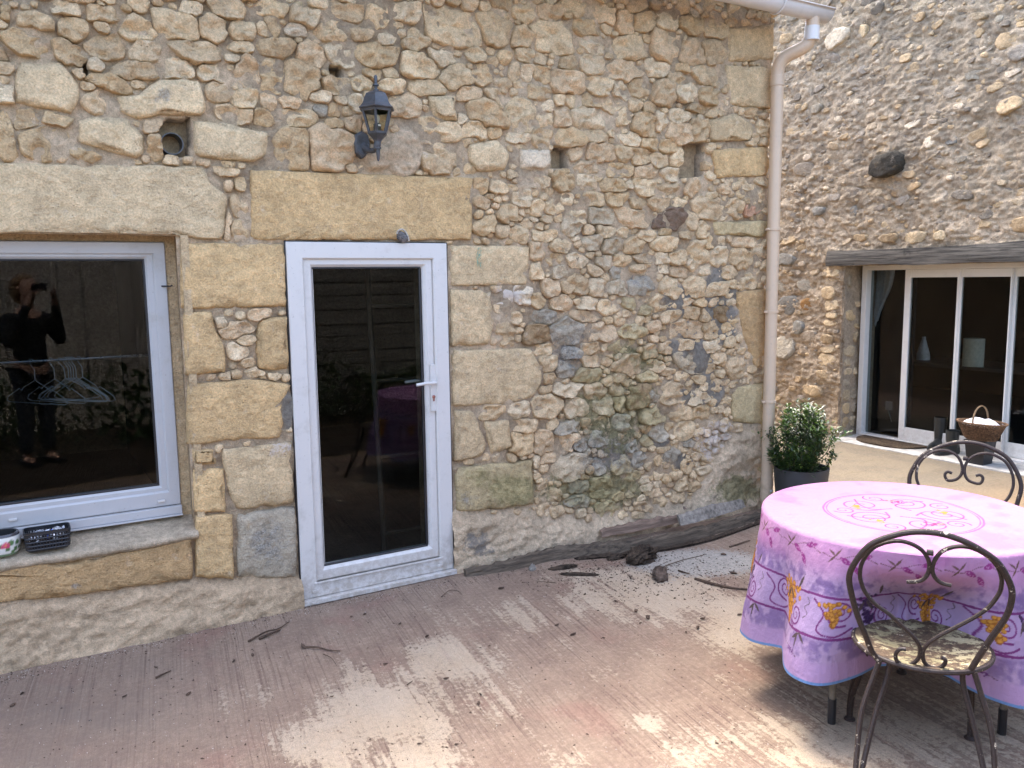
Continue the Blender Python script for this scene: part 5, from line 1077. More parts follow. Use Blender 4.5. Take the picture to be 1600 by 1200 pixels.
def mkchair(name, label, loc_, rz, curl):
    t = empty(name, loc_, rz, label, 'chair', 'rusty bistro chairs at the table')
    B = lambda nm, mb, m=IRONC: mb.build(nm, m, t, smooth=True, world=False)
    B('back_hoop', MB().tube([L3(a, b) for a, b in spline(hoop, 6)], .0095, 10))
    for q, q2 in ((sl_, sl2), (sr_, sr2)):
        q = list(q)
        if curl:   # unbroken scroll ends roll right round
            e = q[-1]; d = -1 if q is not None and q[-1][0] < q[0][0] and q2 is sl2 else 1
            d = -1 if q2 is sl2 else 1
            q += [(e[0]+d*.012, e[1]+.012), (e[0]+d*.014, e[1]+.030), (e[0]+d*.002, e[1]+.040), (e[0]-d*.014, e[1]+.034)]
        B('back_scroll', MB().tube([L3(a, b, .012) for a, b in spline(q[::-1]+q2[1:], 5)], .0066, 8))
    B('scroll_clip', MB().tube([L3(-.028, .41, .012), L3(-.010, .41, .012)], .010, 8))
    # seat: pressed, slightly dished sheet with a rolled rim
    n = 48; th_ = np.linspace(0, 2*np.pi, n, endpoint=False); mb = MB(); V = [(0, 0, SZ-.012)]
    for r, z in ((.06, -.0115), (.12, -.009), (.17, -.004), (.197, .001), (.205, .0), (.205, -.006)): V += [(r*math.cos(a)*1.02, r*math.sin(a), SZ+z) for a in th_]
    Fc = [(0, 1+k, 1+(k+1) % n) for k in range(n)]+[(1+i*n+k, 1+(i+1)*n+k, 1+(i+1)*n+(k+1) % n, 1+i*n+(k+1) % n) for i in range(5) for k in range(n)]
    B('seat', mb.add(V, Fc), SEATM)
    B('seat_rim', MB().tube([(.209*1.02*math.cos(a), .209*math.sin(a), SZ-.008) for a in th_], .0085, 8, closed=True))
    for sx in (-1, 1):
        top = np.array((sx*.122, -.158, SZ-.010)); f_ = np.array((sx*.20, -.285, .0)); 
        for w_, nm in ((-1, 0), (1, 1)):
            o_ = np.array((w_*sx*.022, -w_*.012, 0)); pts = spline([top+o_*.7, top+np.array((sx*.012, -.004, -.06))+o_*1.0, np.array((sx*.165, -.19, .27))+o_*1.05, np.array((sx*.187, -.235, .13))+o_*.6, f_+np.array((0, 0, .02))+o_*.25, f_+np.array((0, 0, .004))+o_*.25], 6)
            B('rear_leg_rod', MB().tube(pts, .0088, 8))
        top = np.array((sx*.17, .10, SZ-.012)); f_ = np.array((sx*.205, .245, .0))
        for w_ in (-1, 1):
            o_ = np.array((w_*sx*.010, w_*.020, 0)); pts = spline([top+o_*1.3, np.array((sx*.176, .115, .36))+o_*1.2, np.array((sx*.186, .175, .23))+o_*.7, np.array((sx*.20, .232, .12))+o_*.3, f_+np.array((0, 0, .05))+o_*.2, f_+np.array((0, 0, .006))+o_*.2], 6)
            B('front_leg_rod', MB().tube(pts, .0100, 8))
        B('foot', MB().lathe([(.021, 0), (.021, .006), (.012, .014), (.012, .02)], (f_[0], f_[1], 0), 12))
        B('foot', MB().lathe([(.021, 0), (.021, .006), (.012, .014), (.012, .02)], (sx*.20, -.285, 0), 12))
    return t
SN = NT('peeling_painted_seat', .8, .3); sp = SN.pos(True); a1 = SN.noise(SN.scale(sp, (1, 1.6, 1)), 14, 7, .75); a2 = SN.noise(sp, 55, 5, .75); a3 = SN.noise(sp, 6, 4)
sc_ = SN.mix(SN.rng(a2, .35, .65), (.045, .03, .02), (.11, .072, .042)); sc_ = SN.mix(SN.rng(SN.math('ADD', a1, SN.math('MULTIPLY', SN.math('SUBTRACT', a2, .5), .5)), .50, .56), sc_, SN.mix(SN.rng(a3, .4, .62), (.19, .165, .09), (.34, .29, .17)))
sc_ = SN.mix(SN.rng(a2, .64, .68), sc_, (.60, .55, .44)); SN.color(sc_); SN.bump(a1, .004); SEATM = SN.m
ang1 = math.atan2(cf[1], cf[0])-math.pi/2
C1 = mkchair('bistro_chair', 'rusty brown bistro chair in front with peeling cream seat and broken scroll ends', (SC[0], SC[1], 0), ang1, False)
# second chair across the table, turned to face it
c2t = onZ(1502, 688, .93); f2 = TC-np.array((c2t[0], c2t[1])); 
ang2 = math.atan2(-.55, -.84)-math.pi/2+math.radians(0)
fwd = np.array((math.cos(ang2+math.pi/2), math.sin(ang2+math.pi/2))); pos2 = np.array((c2t[0], c2t[1]))+fwd*.30
C2 = mkchair('bistro_chair', 'brown bistro chair on the far side of the table with curled back scrolls', (pos2[0], pos2[1], 0), ang2, True)
# ------------------------------------------------------------------ potted shrub at the corner
pb = onZ(1252, 729, .36); pc = np.array((pb[0], pb[1], 0.)); g = np.random.default_rng(11)
PT = empty('potted_shrub', tuple(pc), 0, 'glossy evergreen shrub in a dark grey round pot beside the downpipe', 'potted plant')
ANTH = plain('anthracite_plastic', (.034, .035, .037), .5, .5, .15, 12)
hwp = .188
MB().lathe([(hwp-.035, 0), (hwp-.03, .002), (hwp, .350), (hwp, .360), (hwp-.012, .360), (hwp-.014, .32), (.001, .31)], tuple(pc), 48).build('pot', ANTH, PT, smooth=True)
MB().lathe([(.001, .318), (hwp-.02, .318)], tuple(pc), 24, cap=False).build('soil', plain('potting_soil', (.03, .022, .015), .95, .1, .4, 60, bump=.01), PT)
stems = MB(); tips = []
for k in range(64):
    a = g.uniform(0, 2*np.pi); r0_ = g.uniform(0, .08); R_ = g.uniform(.05, .25); h = (.30+.13*g.random())*(1-.55*(R_/.27)**2.5)+.06
    if k >= 46: R_ = g.uniform(.15, .22); h = g.uniform(.06, .2)
    b = pc+np.array((r0_*math.cos(a), r0_*math.sin(a), .315)); e = pc+np.array((R_*math.cos(a), R_*math.sin(a), .34+h))
    m = (b+e)/2+np.array((.3*(e-b)[0], .3*(e-b)[1], -.01)); pts = spline([b, m, e], 6); stems.tube(pts, list(np.linspace(.004, .0016, len(pts))), 5); tips.append(pts)
stems.build('stem', plain('green_brown_stem', (.06, .06, .03), .8), PT)
LV, LF, LC = [], [], []
def leaf_at(p, d, L_, wd, nrm, c):
    d = d/np.linalg.norm(d); s_ = np.cross(d, nrm); s_ /= np.linalg.norm(s_)+1e-9; nn = np.cross(s_, d); b = len(LV)
    for (t, w_) in ((0, .08), (.28, .8), (.55, 1.), (.8, .62), (1., .02)):
        q = p+d*L_*t-nn*.12*L_*t*t
        LV.extend([q-s_*wd*w_+nn*wd*.35*w_, q, q+s_*wd*w_+nn*wd*.35*w_]); LC.extend([c]*3)
    for k in range(4):
        for m in range(2): i = b+k*3+m; LF.append((i, i+1, i+4, i+3))
for pts in tips:
    N_ = len(pts)
    for k in range(62):
        t = g.random()**.55; i = min(int(t*(N_-1)), N_-2); p = pts[i]+(pts[i+1]-pts[i])*g.random()
        ax = pts[i+1]-pts[i]; ax = ax/np.linalg.norm(ax); o_ = g.normal(0, 1, 3); o_ -= ax*(o_@ax); o_ /= np.linalg.norm(o_)+1e-9
        d = o_*.9+ax*.55+np.array((0, 0, .12)); p = p+o_*.004+g.normal(0, .016, 3)
        c = np.array((.035, .065, .022))*g.uniform(.55, 1.3) if g.random() < .85 else np.array((.12, .17, .035))
        if p[2] > pc[2]+.62 and g.random() < .4: c = np.array((.10, .16, .04))
        leaf_at(p, d, g.uniform(.026, .046), g.uniform(.006, .010), o_+np.array((0, 0, 1.4)), c)
for k in range(9):      # longer straggling shoots
    a = g.uniform(-.9, 2.4); b = pc+np.array((.16*math.cos(a), .16*math.sin(a), .52)); e = b+np.array((.14*math.cos(a), .14*math.sin(a), g.uniform(-.02, .14)))
    for t in np.linspace(0, 1, 9): leaf_at(b+(e-b)*t, (e-b)*.6+g.normal(0, .06, 3), .035, .007, np.array((0, 0, 1.))+g.normal(0, .3, 3), (.07, .12, .03))
LM = NT('glossy_leaf', .28, .55); LM.color(LM.attr('tint')); LM.b.inputs['Transmission Weight'].default_value = 0
lt_ = LM.n('ShaderNodeBsdfTranslucent'); LM.val(lt_.inputs[0], LM.mix(1., LM.attr('tint'), (1.6, 1.9, .7), 'MULTIPLY')); ad = LM.n('ShaderNodeMixShader'); ad.inputs[0].default_value = .25
LM.L(LM.b.outputs[0], ad.inputs[1]); LM.L(lt_.outputs[0], ad.inputs[2]); LM.L(ad.outputs[0], LM.t.nodes['Material Output'].inputs[0])
LEAF = LM.m
mesh('foliage', LV, LF, LEAF, PT, False, {'tint': np.array(LC)})
# ------------------------------------------------------------------ doormat, boots, tub and wicker basket by the sliding door
a, b = onZ(1335, 683, .02), onZ(1442, 700, .02); c_ = (a+b)/2; ax = (b-a); Lm = np.linalg.norm(ax[:2])*1.0
V = []; th = np.linspace(0, np.pi, 22)
cx, cy = RXD-.07, c_[1]
base = [(cx, cy+Lm*.5), (cx, cy-Lm*.5)]; arc = [(cx-.33*math.sin(t)**.7, cy-Lm*.5*math.cos(t)*1.0) for t in th]
out = arc; n = len(out); V = [(x, y, z+.004*math.sin(7*i)) for z in (.012, .024) for i, (x, y) in enumerate(out)]
DM = mesh('doormat', V, [tuple(range(n, 2*n)), tuple(range(n-1, -1, -1))]+[(i, (i+1) % n, n+(i+1) % n, n+i) for i in range(n)], plain('brown_coir', (.055, .040, .026), .98, .1, .5, 90, bump=.008), None, False); tag(DM, 'half round brown coir doormat in front of the sliding door', 'doormat')
tb = onZ(1520, 726, .01); bx, by = tb[0]+.10, tb[1]-.0
d = np.array((0., 1.)); 
TUB = empty('plastic_tub', (bx, by, .01), 0, 'square black plastic tub on the doorstep carrying the wicker basket', 'tub')
mb = MB(); V = []
for r, z in ((.105, .0), (.135, .235), (.143, .235), (.143, .25), (.132, .25), (.104, .012)): V += [(bx+x*r, by+y*r, .012+z) for x, y in ((-1, -1), (1, -1), (1, 1), (-1, 1))]
mb.add(V, [(i*4+k, i*4+(k+1) % 4, (i+1)*4+(k+1) % 4, (i+1)*4+k) for i in range(5) for k in range(4)]+[(3, 2, 1, 0), (20, 21, 22, 23)]); mb.build('body', BLACK, TUB)
WICK = NT('brown_wicker', .8, .3); wp3 = WICK.pos(True); WICK.color(WICK.mix(WICK.rng(WICK.noise(wp3, 45, 4, .7), .35, .65), (.055, .028, .014), (.18, .10, .05))); WICK = WICK.m
BKT = empty('wicker_basket', (bx, by, .27), 0, 'brown oval wicker basket with arched handle and white cloth inside, on the black tub', 'basket')
mb = MB(); nst = 30; z0 = .272
def ov(a, z): r = .15+.075*(z/.19); return (bx+r*.78*math.cos(a), by+r*1.22*math.sin(a), z0+z)
for k in range(17):
    z = .004+k*.0105; pts = []
    for i in range(nst*4):
        a = 2*np.pi*i/(nst*4); w_ = .006*math.sin(nst*a/1.0+math.pi*(k % 2)); p = ov(a, z); pts.append((p[0]+w_*math.cos(a), p[1]+w_*math.sin(a), p[2]))
    mb.tube(pts, .0056, 5, closed=True)
mb.build('weave', WICK, BKT, smooth=True)
mb = MB()
for i in range(nst): a = 2*np.pi*i/nst; mb.tube([ov(a, -.002), ov(a, .19)], .0045, 5)
mb.build('stakes', WICK, BKT)
RMW = plain('pale_wicker_rim', (.17, .10, .055), .8, .3, .35, 60)
mb = MB()
for ph_ in (0, 2.1, 4.2):
    mb.tube([tuple(np.array(ov(2*np.pi*i/150, .192+.008*math.sin(15*2*np.pi*i/150+ph_)))+np.array((math.cos(2*np.pi*i/150), math.sin(2*np.pi*i/150), 0))*(.010+.008*math.cos(15*2*np.pi*i/150+ph_))) for i in range(150)], .0062, 6, closed=True)
mb.build('rim', RMW, BKT, smooth=True)
mb = MB().lathe([(.01, 0), (.15, 0), (.15, .012), (.01, .012)], (0, 0, 0), 30); mb.V = [(bx+x*.78, by+y*1.2, z0-.012+z) for x, y, z in mb.V]; mb.build('base', RMW, BKT)
mb = MB()
for ph_ in (0, 2.1, 4.2):
    pts = []
    for i in range(60):
        t = i/59; a = math.pi*t; pts.append((bx-.165*math.cos(a)+.006*math.cos(22*t+ph_), by+.015+.006*math.sin(22*t+ph_), z0+.15+.24*math.sin(a)**.8))
    mb.tube(pts, .0062, 6)
mb.build('handle', plain('tan_wicker_handle', (.22, .15, .085), .75, .3, .35, 50), BKT, smooth=True)
V = []; nu = 34
for i in range(nu):
    for j in range(nu):
        x, y = -1+2*i/(nu-1), -1+2*j/(nu-1); mx_ = max(abs(x), abs(y)); hy = math.hypot(x, y) or 1; x, y = x*mx_/hy, y*mx_/hy; r = math.hypot(x, y); q = max(0, 1-min(r, 1)**2)
        n_ = fbm(np.array([x*2.2+4]), np.array([y*2.2]), 121, 4)[0]-.5; V.append((bx+.74*x*.145, by+.74*y*.225, .235+.74*(.152+.085*q**.5+.10*n_*q)))
CL = mesh('white_cloth', V, [(i*nu+j, i*nu+j+1, (i+1)*nu+j+1, (i+1)*nu+j) for i in range(nu-1) for j in range(nu-1)], plain('white_cotton', (.74, .75, .78), .9, .1, .04), None, True); tag(CL, 'crumpled white cloth heaped inside the wicker basket', 'cloth')
TUB.scale = (.68, .68, .85); BKT.scale = (.74, .74, .74); BKT.location.z = .235
RUB_ = plain('black_rubber', (.016, .018, .017), .35, .5, .2, 20)
for i, ((u, v), rz, lb) in enumerate((((1463, 700), .15, 'black rubber boot standing behind its pair left of the basket'), ((1482, 709), -.15, 'black rubber boot in front, toe pointing away from the door'))):
    p = onZ(u, v, .012); bt = empty('rubber_boot', (p[0]+.05, p[1], .012), rz, lb, 'boot', 'rubber boots on the doorstep')
    hs = .30 if i == 0 else .22
    mb = MB(); prof = [(.062, .058, -.0, hs), (.061, .057, .0, hs*.8), (.059, .055, .0, hs*.55), (.057, .052, .0, .13), (.058, .050, .004, .09), (.058, .048, .004, .03)]
    V = []; n = 18; 
    for rx, ry, ox_, z in prof: V += [(ox_-rx*math.cos(2*np.pi*k/n), ry*math.sin(2*np.pi*k/n), z) for k in range(n)]
    for x0_, rr, h0 in ((.05, .05, .085), (.12, .046, .055), (.175, .042, .045), (.205, .026, .036), (.214, .006, .030)):
        pass
    Fc = [(i_*n+k, i_*n+(k+1) % n, (i_+1)*n+(k+1) % n, (i_+1)*n+k) for i_ in range(len(prof)-1) for k in range(n)]
    mb.add(V, Fc); q = MB()
    secs = [(.065, .012, .10), (.055, .046, .105), (.02, .050, .11), (-.03, .046, .095), (-.09, .046, .068), (-.14, .048, .060), (-.18, .040, .052), (-.205, .020, .040)]
    V = []; 
    for x, hw, h in secs: V += [(x, hw*math.cos(a), .012+max(h*math.sin(a), 0) if math.sin(a) > 0 else .012) for a in np.linspace(0, 2*np.pi, n, endpoint=False)]
    mb.add(V, [(i_*n+k, i_*n+(k+1) % n, (i_+1)*n+(k+1) % n, (i_+1)*n+k) for i_ in range(len(secs)-1) for k in range(n)]+[tuple(range(n)), tuple((len(secs)-1)*n+k for k in range(n))])
    mb.build('upper', RUB_, bt, smooth=True, world=False)
    so = MB(); V = []
    pl = [(.066, .02), (.05, .046), (.0, .048), (-.04, .042), (-.1, .050), (-.16, .050), (-.20, .034), (-.215, .0)]
    ol = pl+[(x, -y) for x, y in pl[-2::-1]]; m = len(ol); so.add([(x, y, z) for z in (0, .016) for x, y in ol], [tuple(range(m-1, -1, -1)), tuple(range(m, 2*m))]+[(k, (k+1) % m, m+(k+1) % m, m+k) for k in range(m)]); so.build('sole', BLACK, bt, world=False)
# ------------------------------------------------------------------ old timbers and bark along the foot of the wall
def board(name, mat, path, hs, th_, lean, lab, cat, seed, nz=.012, z0=.0, ends=.25):
    """split timber lying against the wall: path of its foot, height along it, thickness"""
    P = spline(path, 14); N_ = len(P); V = []; T = np.linspace(0, 1, N_); H = np.interp(T, np.linspace(0, 1, len(hs)), hs)
    for i, p in enumerate(P):
        t = (P[min(i+1, N_-1)]-P[max(i-1, 0)]); t = t/np.linalg.norm(t); nrm = np.array((t[1], -t[0], 0)); h = H[i]
        rg_ = lambda a, b: (fbm(np.array([i*.16*a+seed]), np.array([b*1.7+seed]), 7+seed, 4)[0]-.5)
        zb_ = (p[2] if len(p) > 2 else 0)+z0
        sec = [(0, 0), (.35, .004), (.7, -.004), (1, 0), (1.06, th_*.6), (1., th_), (.5, th_*1.05), (0, th_)]
        for k, (q, o_) in enumerate(sec):
            jag = nz*3.2*rg_(5, 9) if k in (3, 4, 5) else nz*rg_(2, k)
            off = -(o_)+nz*1.6*rg_(1.5, k+4)
            V.append((p[0]+nrm[0]*(.0+0)+(-nrm[0])*(lean*q*h)+nrm[0]*off*-1*0, p[1]+lean*q*h+th_*.5-(th_-o_ if k < 4 else th_-o_)*1.0+nz*rg_(1.5, k), zb_+q*h+jag))
    Fc = [(i*8+k, i*8+(k+1) % 8, (i+1)*8+(k+1) % 8, (i+1)*8+k) for i in range(N_-1) for k in range(8)]+[tuple(range(8)), tuple((N_-1)*8+k for k in range(8))]
    o = MB().add(V, Fc).build(name, mat, smooth=True, angle=50); return tag(o, lab, cat, 'timber lying along the foot of the wall')
G = lambda u, v, z=0.: np.array((*onZ(u, v, z)[:2], 0))
board('timber_slab', WOODS, [G(727, 901), G(800, 890), G(862, 876), G(930, 868), G(1000, 862), G(1080, 845), G(1150, 824), G(1192, 810)], [.035, .055, .07, .072, .07, .066, .06, .04], .03, .35, 'long curved grey timber slab lying along the foot of the wall', 'timber', 1)
board('timber_slab', WOODB, [G(955, 858)+np.array((0, .10, .05)), G(1030, 845)+np.array((0, .10, .055)), G(1085, 832)+np.array((0, .09, .06))], [.045, .06, .03], .016, .35, 'reddish brown split timber resting on top of the long grey slab', 'timber', 4, .012)
board('timber_slab', plain('pale_weathered_wood', (.19, .165, .135), .9, .2, .4, 40, bump=.005), [G(1068, 838)+np.array((0, .03, .065)), G(1120, 826)+np.array((0, .03, .075)), G(1168, 812)+np.array((0, .03, .085))], [.06, .07, .05], .018, .5, 'pale grey broken plank lying on the timber near the downpipe', 'timber', 8, .008)
board('timber_slab', WOODB, [G(1085, 826)+np.array((0, .11, .11)), G(1120, 815)+np.array((0, .11, .12)), G(1150, 806)+np.array((0, .11, .12))], [.06, .075, .035], .015, .5, 'dark brown splintered board against the wall above the pale plank', 'timber', 12, .02)
board('timber_slab', BARK, [G(900, 875), G(1000, 866), G(1100, 848), G(1188, 818)], [.012, .025, .025, .02], .03, .1, 'thin black rotten strip under the front edge of the grey slab', 'timber', 15, .012)
def clod(u, v, L_, W_, H_, rot, seed, mat, name, lab, cat, rough_=.9):
    bm = bmesh.new(); bmesh.ops.create_icosphere(bm, subdivisions=4, radius=1); p = onZ(u, v); M_ = Matrix.Rotation(rot, 3, 'Z')
    for vt in bm.verts:
        c = vt.co; n_ = fbm(np.array([c.x*2.2+seed]), np.array([c.y*9+c.z*7+seed]), seed, 5)[0]-.5; n2 = fbm(np.array([c.x*7+seed]), np.array([c.y*7-c.z*8]), seed+3, 3)[0]-.5
        q = M_ @ Vector((c.x*L_*(1+n_*rough_*.5), c.y*W_*(1+n_*rough_*1.4+n2*.5), max(c.z, -.5)*H_*(1+n_*rough_+n2*.7))); vt.co = Vector((p[0]+q.x, p[1]+q.y, q.z+.42*H_))
    o = MB().bm(bm).build(name, mat, smooth=True, angle=60); return tag(o, lab, cat)
clod(1003, 875, .125, .075, .058, .3, 3, BARK, 'bark_clump', 'fibrous black clump of rotten bark in front of the grey timber', 'bark')
clod(1031, 901, .105, .042, .036, .9, 7, plain('brown_rotten_wood', (.075, .055, .042), .95, .2, .5, 40, bump=.012), 'wood_chunk', 'brown crumbling wood chunk on the concrete nearest the viewer', 'wood chunk', .7)
clod(965, 872, .08, .03, .018, .1, 9, BARK, 'bark_clump', 'flatter black heap of bark crumbs tight under the timber', 'bark')
clod(905, 899, .115, .018, .012, -.62, 12, BARK, 'bark_strip', 'dark bark strip with a pointed end below the grey timber', 'bark')
clod(880, 888, .09, .03, .012, -.2, 14, BARK, 'bark_strip', 'dark flat flakes of bark close to the grey timber', 'bark')
clod(832, 890, .035, .018, .02, .8, 17, WOODG, 'wood_stub', 'short grey wood stub propping up the timber slab', 'wood chunk')
TW = plain('dark_twig', (.075, .05, .035), .9, .2, .4, 60)
def twig(pts, r, lab, z=.006, grp='twigs on the concrete'):
    P = [tuple(np.array(onZ(u, v))+np.array((0, 0, z+.006*(i % 2)))) for i, (u, v) in enumerate(pts)]; q = spline(P, 5)
    o = MB().tube(q, list(np.linspace(r, r*.45, len(q))), 6).build('twig', TW); return tag(o, lab, 'twig', grp)
twig([(1086, 906), (1120, 917), (1150, 921), (1186, 925)], .009, 'long brown twig reaching from the debris to under the tablecloth')
twig([(1140, 856), (1165, 849), (1172, 846)], .006, 'short straight twig near the right end of the timber')
twig([(1020, 893), (1060, 880), (1085, 872), (1104, 869)], .003, 'thin curved twig between the wood chunk and the timber')
twig([(388, 1004), (415, 991), (435, 984), (452, 975)], .005, 'forked dark twig left of the door')
twig([(405, 1000), (425, 993), (438, 986)], .007, 'thick crumbly twig lying against the forked one')
twig([(474, 1013), (495, 1015), (515, 1018), (532, 1021)], .005, 'dark twig with a knot below the door corner')
twig([(505, 1024), (518, 1032), (526, 1042)], .002, 'hair thin bent twig just below the knotted twig')
twig([(690, 934), (702, 926), (715, 925), (722, 932)], .0025, 'thin hooked twig beside the right end of the door sill')
twig([(243, 1061), (256, 1057), (267, 1050)], .005, 'pale edged sliver on the dark concrete at left')
twig([(636, 1072), (645, 1068)], .003, 'tiny twig on the bare cream concrete')
twig([(868, 912), (837, 911)], .002, 'fine straight straw below the timber')
twig([(1060, 893), (1078, 900)], .006, 'stubby black twig right of the wood chunk')
ch = [(475,1013,9),(748,1100,7),(751,1087,5),(697,1062,6),(602,1039,5),(895,993,7),(870,978,5),(994,956,8),(1012,967,9),(962,941,6),(1098,968,6),(1090,982,7),(1072,989,4),(943,998,4),(783,921,7),(914,930,5),(1155,962,5),(667,996,6),(625,976,5),(549,965,4),(570,961,5),(193,1005,8),(222,998,9),(268,992,5),(244,1044,4),(194,1090,5),(35,1085,5),(20,1104,6),(295,1086,6),(395,1025,6),(365,1035,5),(518,1090,4),(712,1165,4),(655,1164,4),(800,1122,4),(1127,1094,3),(1050,924,4),(1185,984,4),(735,1115,3),(710,1091,3),(1000,975,5),(1145,897,7),(1130,868,6),(1188,888,6),(985,905,4),(830,1045,4),(641,1013,3),(652,1014,3),(765,1010,3)]
used_ = {}
def chip_label(u, v, s_):
    sz = 'larger' if s_ >= 7 else ('small' if s_ >= 5 else 'tiny')
    for near in sorted(LAND, key=lambda q: (q[0]-u)**2+(q[1]-v)**2):
        dx_, dy_ = u-near[0], v-near[1]; side = ('right of' if dx_ > 0 else 'left of') if abs(dx_) > abs(dy_) else ('in front of' if dy_ > 0 else 'behind'); lb = '%s dark bark chip %s %s' % (sz, side, near[2])
        if lb not in used_: used_[lb] = 1; return lb
    side = ('right of' if dx_ > 0 else 'left of') if abs(dx_) > abs(dy_) else ('in front of' if dy_ > 0 else 'behind')
    return '%s dark bark chip on the concrete %s %s' % (sz, side, near[2])
LAND = [(590, 930, 'the door sill'), (420, 990, 'the forked twig'), (505, 1017, 'the knotted twig'), (255, 1057, 'the pale edged sliver'), (1031, 901, 'the crumbling wood chunk'), (1130, 918, 'the long brown twig'), (905, 899, 'the pointed bark strip'), (640, 1070, 'the tiny twig'), (1170, 1010, 'the tablecloth edge'), (760, 1190, 'the middle of the bottom edge'), (120, 1030, 'the window wall foot'), (1250, 850, 'the round table')]
for i, (u, v, s_) in enumerate(ch):
    p = onZ(u, v); r = s_*.5/F*np.linalg.norm(p-CAM)*1.1; bm = bmesh.new(); bmesh.ops.create_icosphere(bm, subdivisions=1, radius=1); a = g.uniform(0, 3.1)
    for vt in bm.verts: x, y, z = vt.co; k = 1+g.normal(0, .22); vt.co = Vector((p[0]+(x*math.cos(a)*1.5-y*math.sin(a)*.6)*r*k, p[1]+(x*math.sin(a)*1.5+y*math.cos(a)*.6)*r*k, .004+r*.45*(z+.6)*k))
    o = MB().bm(bm).build('bark_chip', TW); tag(o, chip_label(u, v, s_), 'bark chip', 'bark chips scattered on the concrete')
# crumbs too many to count
V, Fc = [], []
for k in range(2600):
    if k < 1500:
        u, v = g.normal(1000, 110), g.normal(893, 22)
        if v < np.interp(u, [727, 862, 1000, 1190], [905, 880, 866, 815]): continue
    elif k < 2100: u, v = g.uniform(0, 1190), g.uniform(930, 1190)
    else:
        u = g.uniform(0, 1190); v = np.interp(u, [0, 470, 710, 1190], [1058, 950, 905, 812])+abs(g.normal(0, 9))
    p = onZ(u, v); r = g.uniform(.0010, .0032)*(1.5 if k < 700 else 1); a = g.uniform(0, 6.3); b = len(V); e = g.uniform(.6, 3)
    V += [(p[0]+r*e*math.cos(a), p[1]+r*e*math.sin(a), .002), (p[0]-r*math.sin(a), p[1]+r*math.cos(a), .002), (p[0]-r*e*math.cos(a), p[1]-r*e*math.sin(a), .002), (p[0]+r*math.sin(a), p[1]-r*math.cos(a), .002), (p[0], p[1], .003+r)]
    Fc += [(b, b+1, b+4), (b+1, b+2, b+4), (b+2, b+3, b+4), (b+3, b, b+4)]
tag(mesh('crumbs', V, Fc, TW, None, False), kind='stuff')
V, Fc = [], []
for k in range(900):
    u, v = g.uniform(0, 1300), g.uniform(925, 1199)
    if k > 500: u = g.uniform(0, 700); v = np.interp(u, [0, 470, 710], [1056, 948, 903])+abs(g.normal(0, 8))
    p = onZ(u, v); r = g.uniform(.0008, .0024); b = len(V); a = g.uniform(0, 6.3)
    V += [(p[0]+r*math.cos(a+q), p[1]+r*math.sin(a+q), .002) for q in (0, 1.4, 3.0, 4.6)]+[(p[0], p[1], .003+r)]; Fc += [(b, b+1, b+4), (b+1, b+2, b+4), (b+2, b+3, b+4), (b+3, b, b+4)]
tag(mesh('mortar_grit', V, Fc, plain('pale_grit', (.46, .42, .36), .9, .2, .2), None, False), kind='stuff')
# ------------------------------------------------------------------ behind the viewer, seen in the panes: board fence, log stack, low plants, the photographer
FN = empty('board_fence', (0, -6.4, 0), 0, 'tall fence of grey waney edged vertical boards behind the viewer', 'fence')
x = -3.2
while x < 2.6:
    wd = g.uniform(.24, .34); V = []; N_ = 10
    for i in range(N_+1):
        z = 2.35*i/N_; j = .03*(fbm(np.array([z*1.5]), np.array([x*3]), 5, 3)[0]-.5)
        V += [(x+j, -6.42, z), (x+wd-.012+j*.6, -6.42, z), (x+wd-.012+j*.6, -6.39+.01*math.sin(x*9), z), (x+j, -6.39+.01*math.sin(x*5), z)]
    MB().add(V, [(i*4+k, i*4+(k+1) % 4, (i+1)*4+(k+1) % 4, (i+1)*4+k) for i in range(N_) for k in range(4)]+[(3, 2, 1, 0), (N_*4, N_*4+1, N_*4+2, N_*4+3)]).build('board', WOODV, FN); x += wd
MB().box((-3.3, -6.47, .6), (2.7, -6.425, .7)).box((-3.3, -6.47, 1.8), (2.7, -6.425, 1.9)).build('fence_rail', WOODG, FN)
BW = empty('board_wall', (5, -6.0, 0), 0, 'shed wall of weathered horizontal boards behind the viewer', 'wall')
z = .0
while z < 2.25:
    h = g.uniform(.13, .19); o = MB().box((2.75, -6.05+.02*g.random(), z), (9.5, -6.0+.015*g.random(), z+h-.012), .004).build('board', WOODG if z < 2.1 else WOODB, BW); z += h
MB().box((2.75, -6.12, 0), (9.5, -6.07, 2.35)).build('backing', DARK, BW)
GP = []
LV, LF, LC = [], [], []
for k in range(3600):
    x = g.uniform(-2.5, 7.5); y = g.uniform(-5.9, -5.05)+.25*math.sin(x*1.3); 
    if abs(x) < .5 and y > -5.4: continue
    hmax = .45+.35*vnoise(np.array([x*1.4]), np.array([0.]), 4)[0]; z = hmax*g.random()
    d = g.normal(0, 1, 3)+np.array((0, 0, .8)); leaf_at(np.array((x, y, z)), d, g.uniform(.08, .16), g.uniform(.014, .03), g.normal(0, 1, 3), np.array((.03, .052, .018))*g.uniform(.6, 1.4))
tag(mesh('undergrowth', LV, LF, LEAF, None, False, {'tint': np.array(LC)}), kind='stuff')
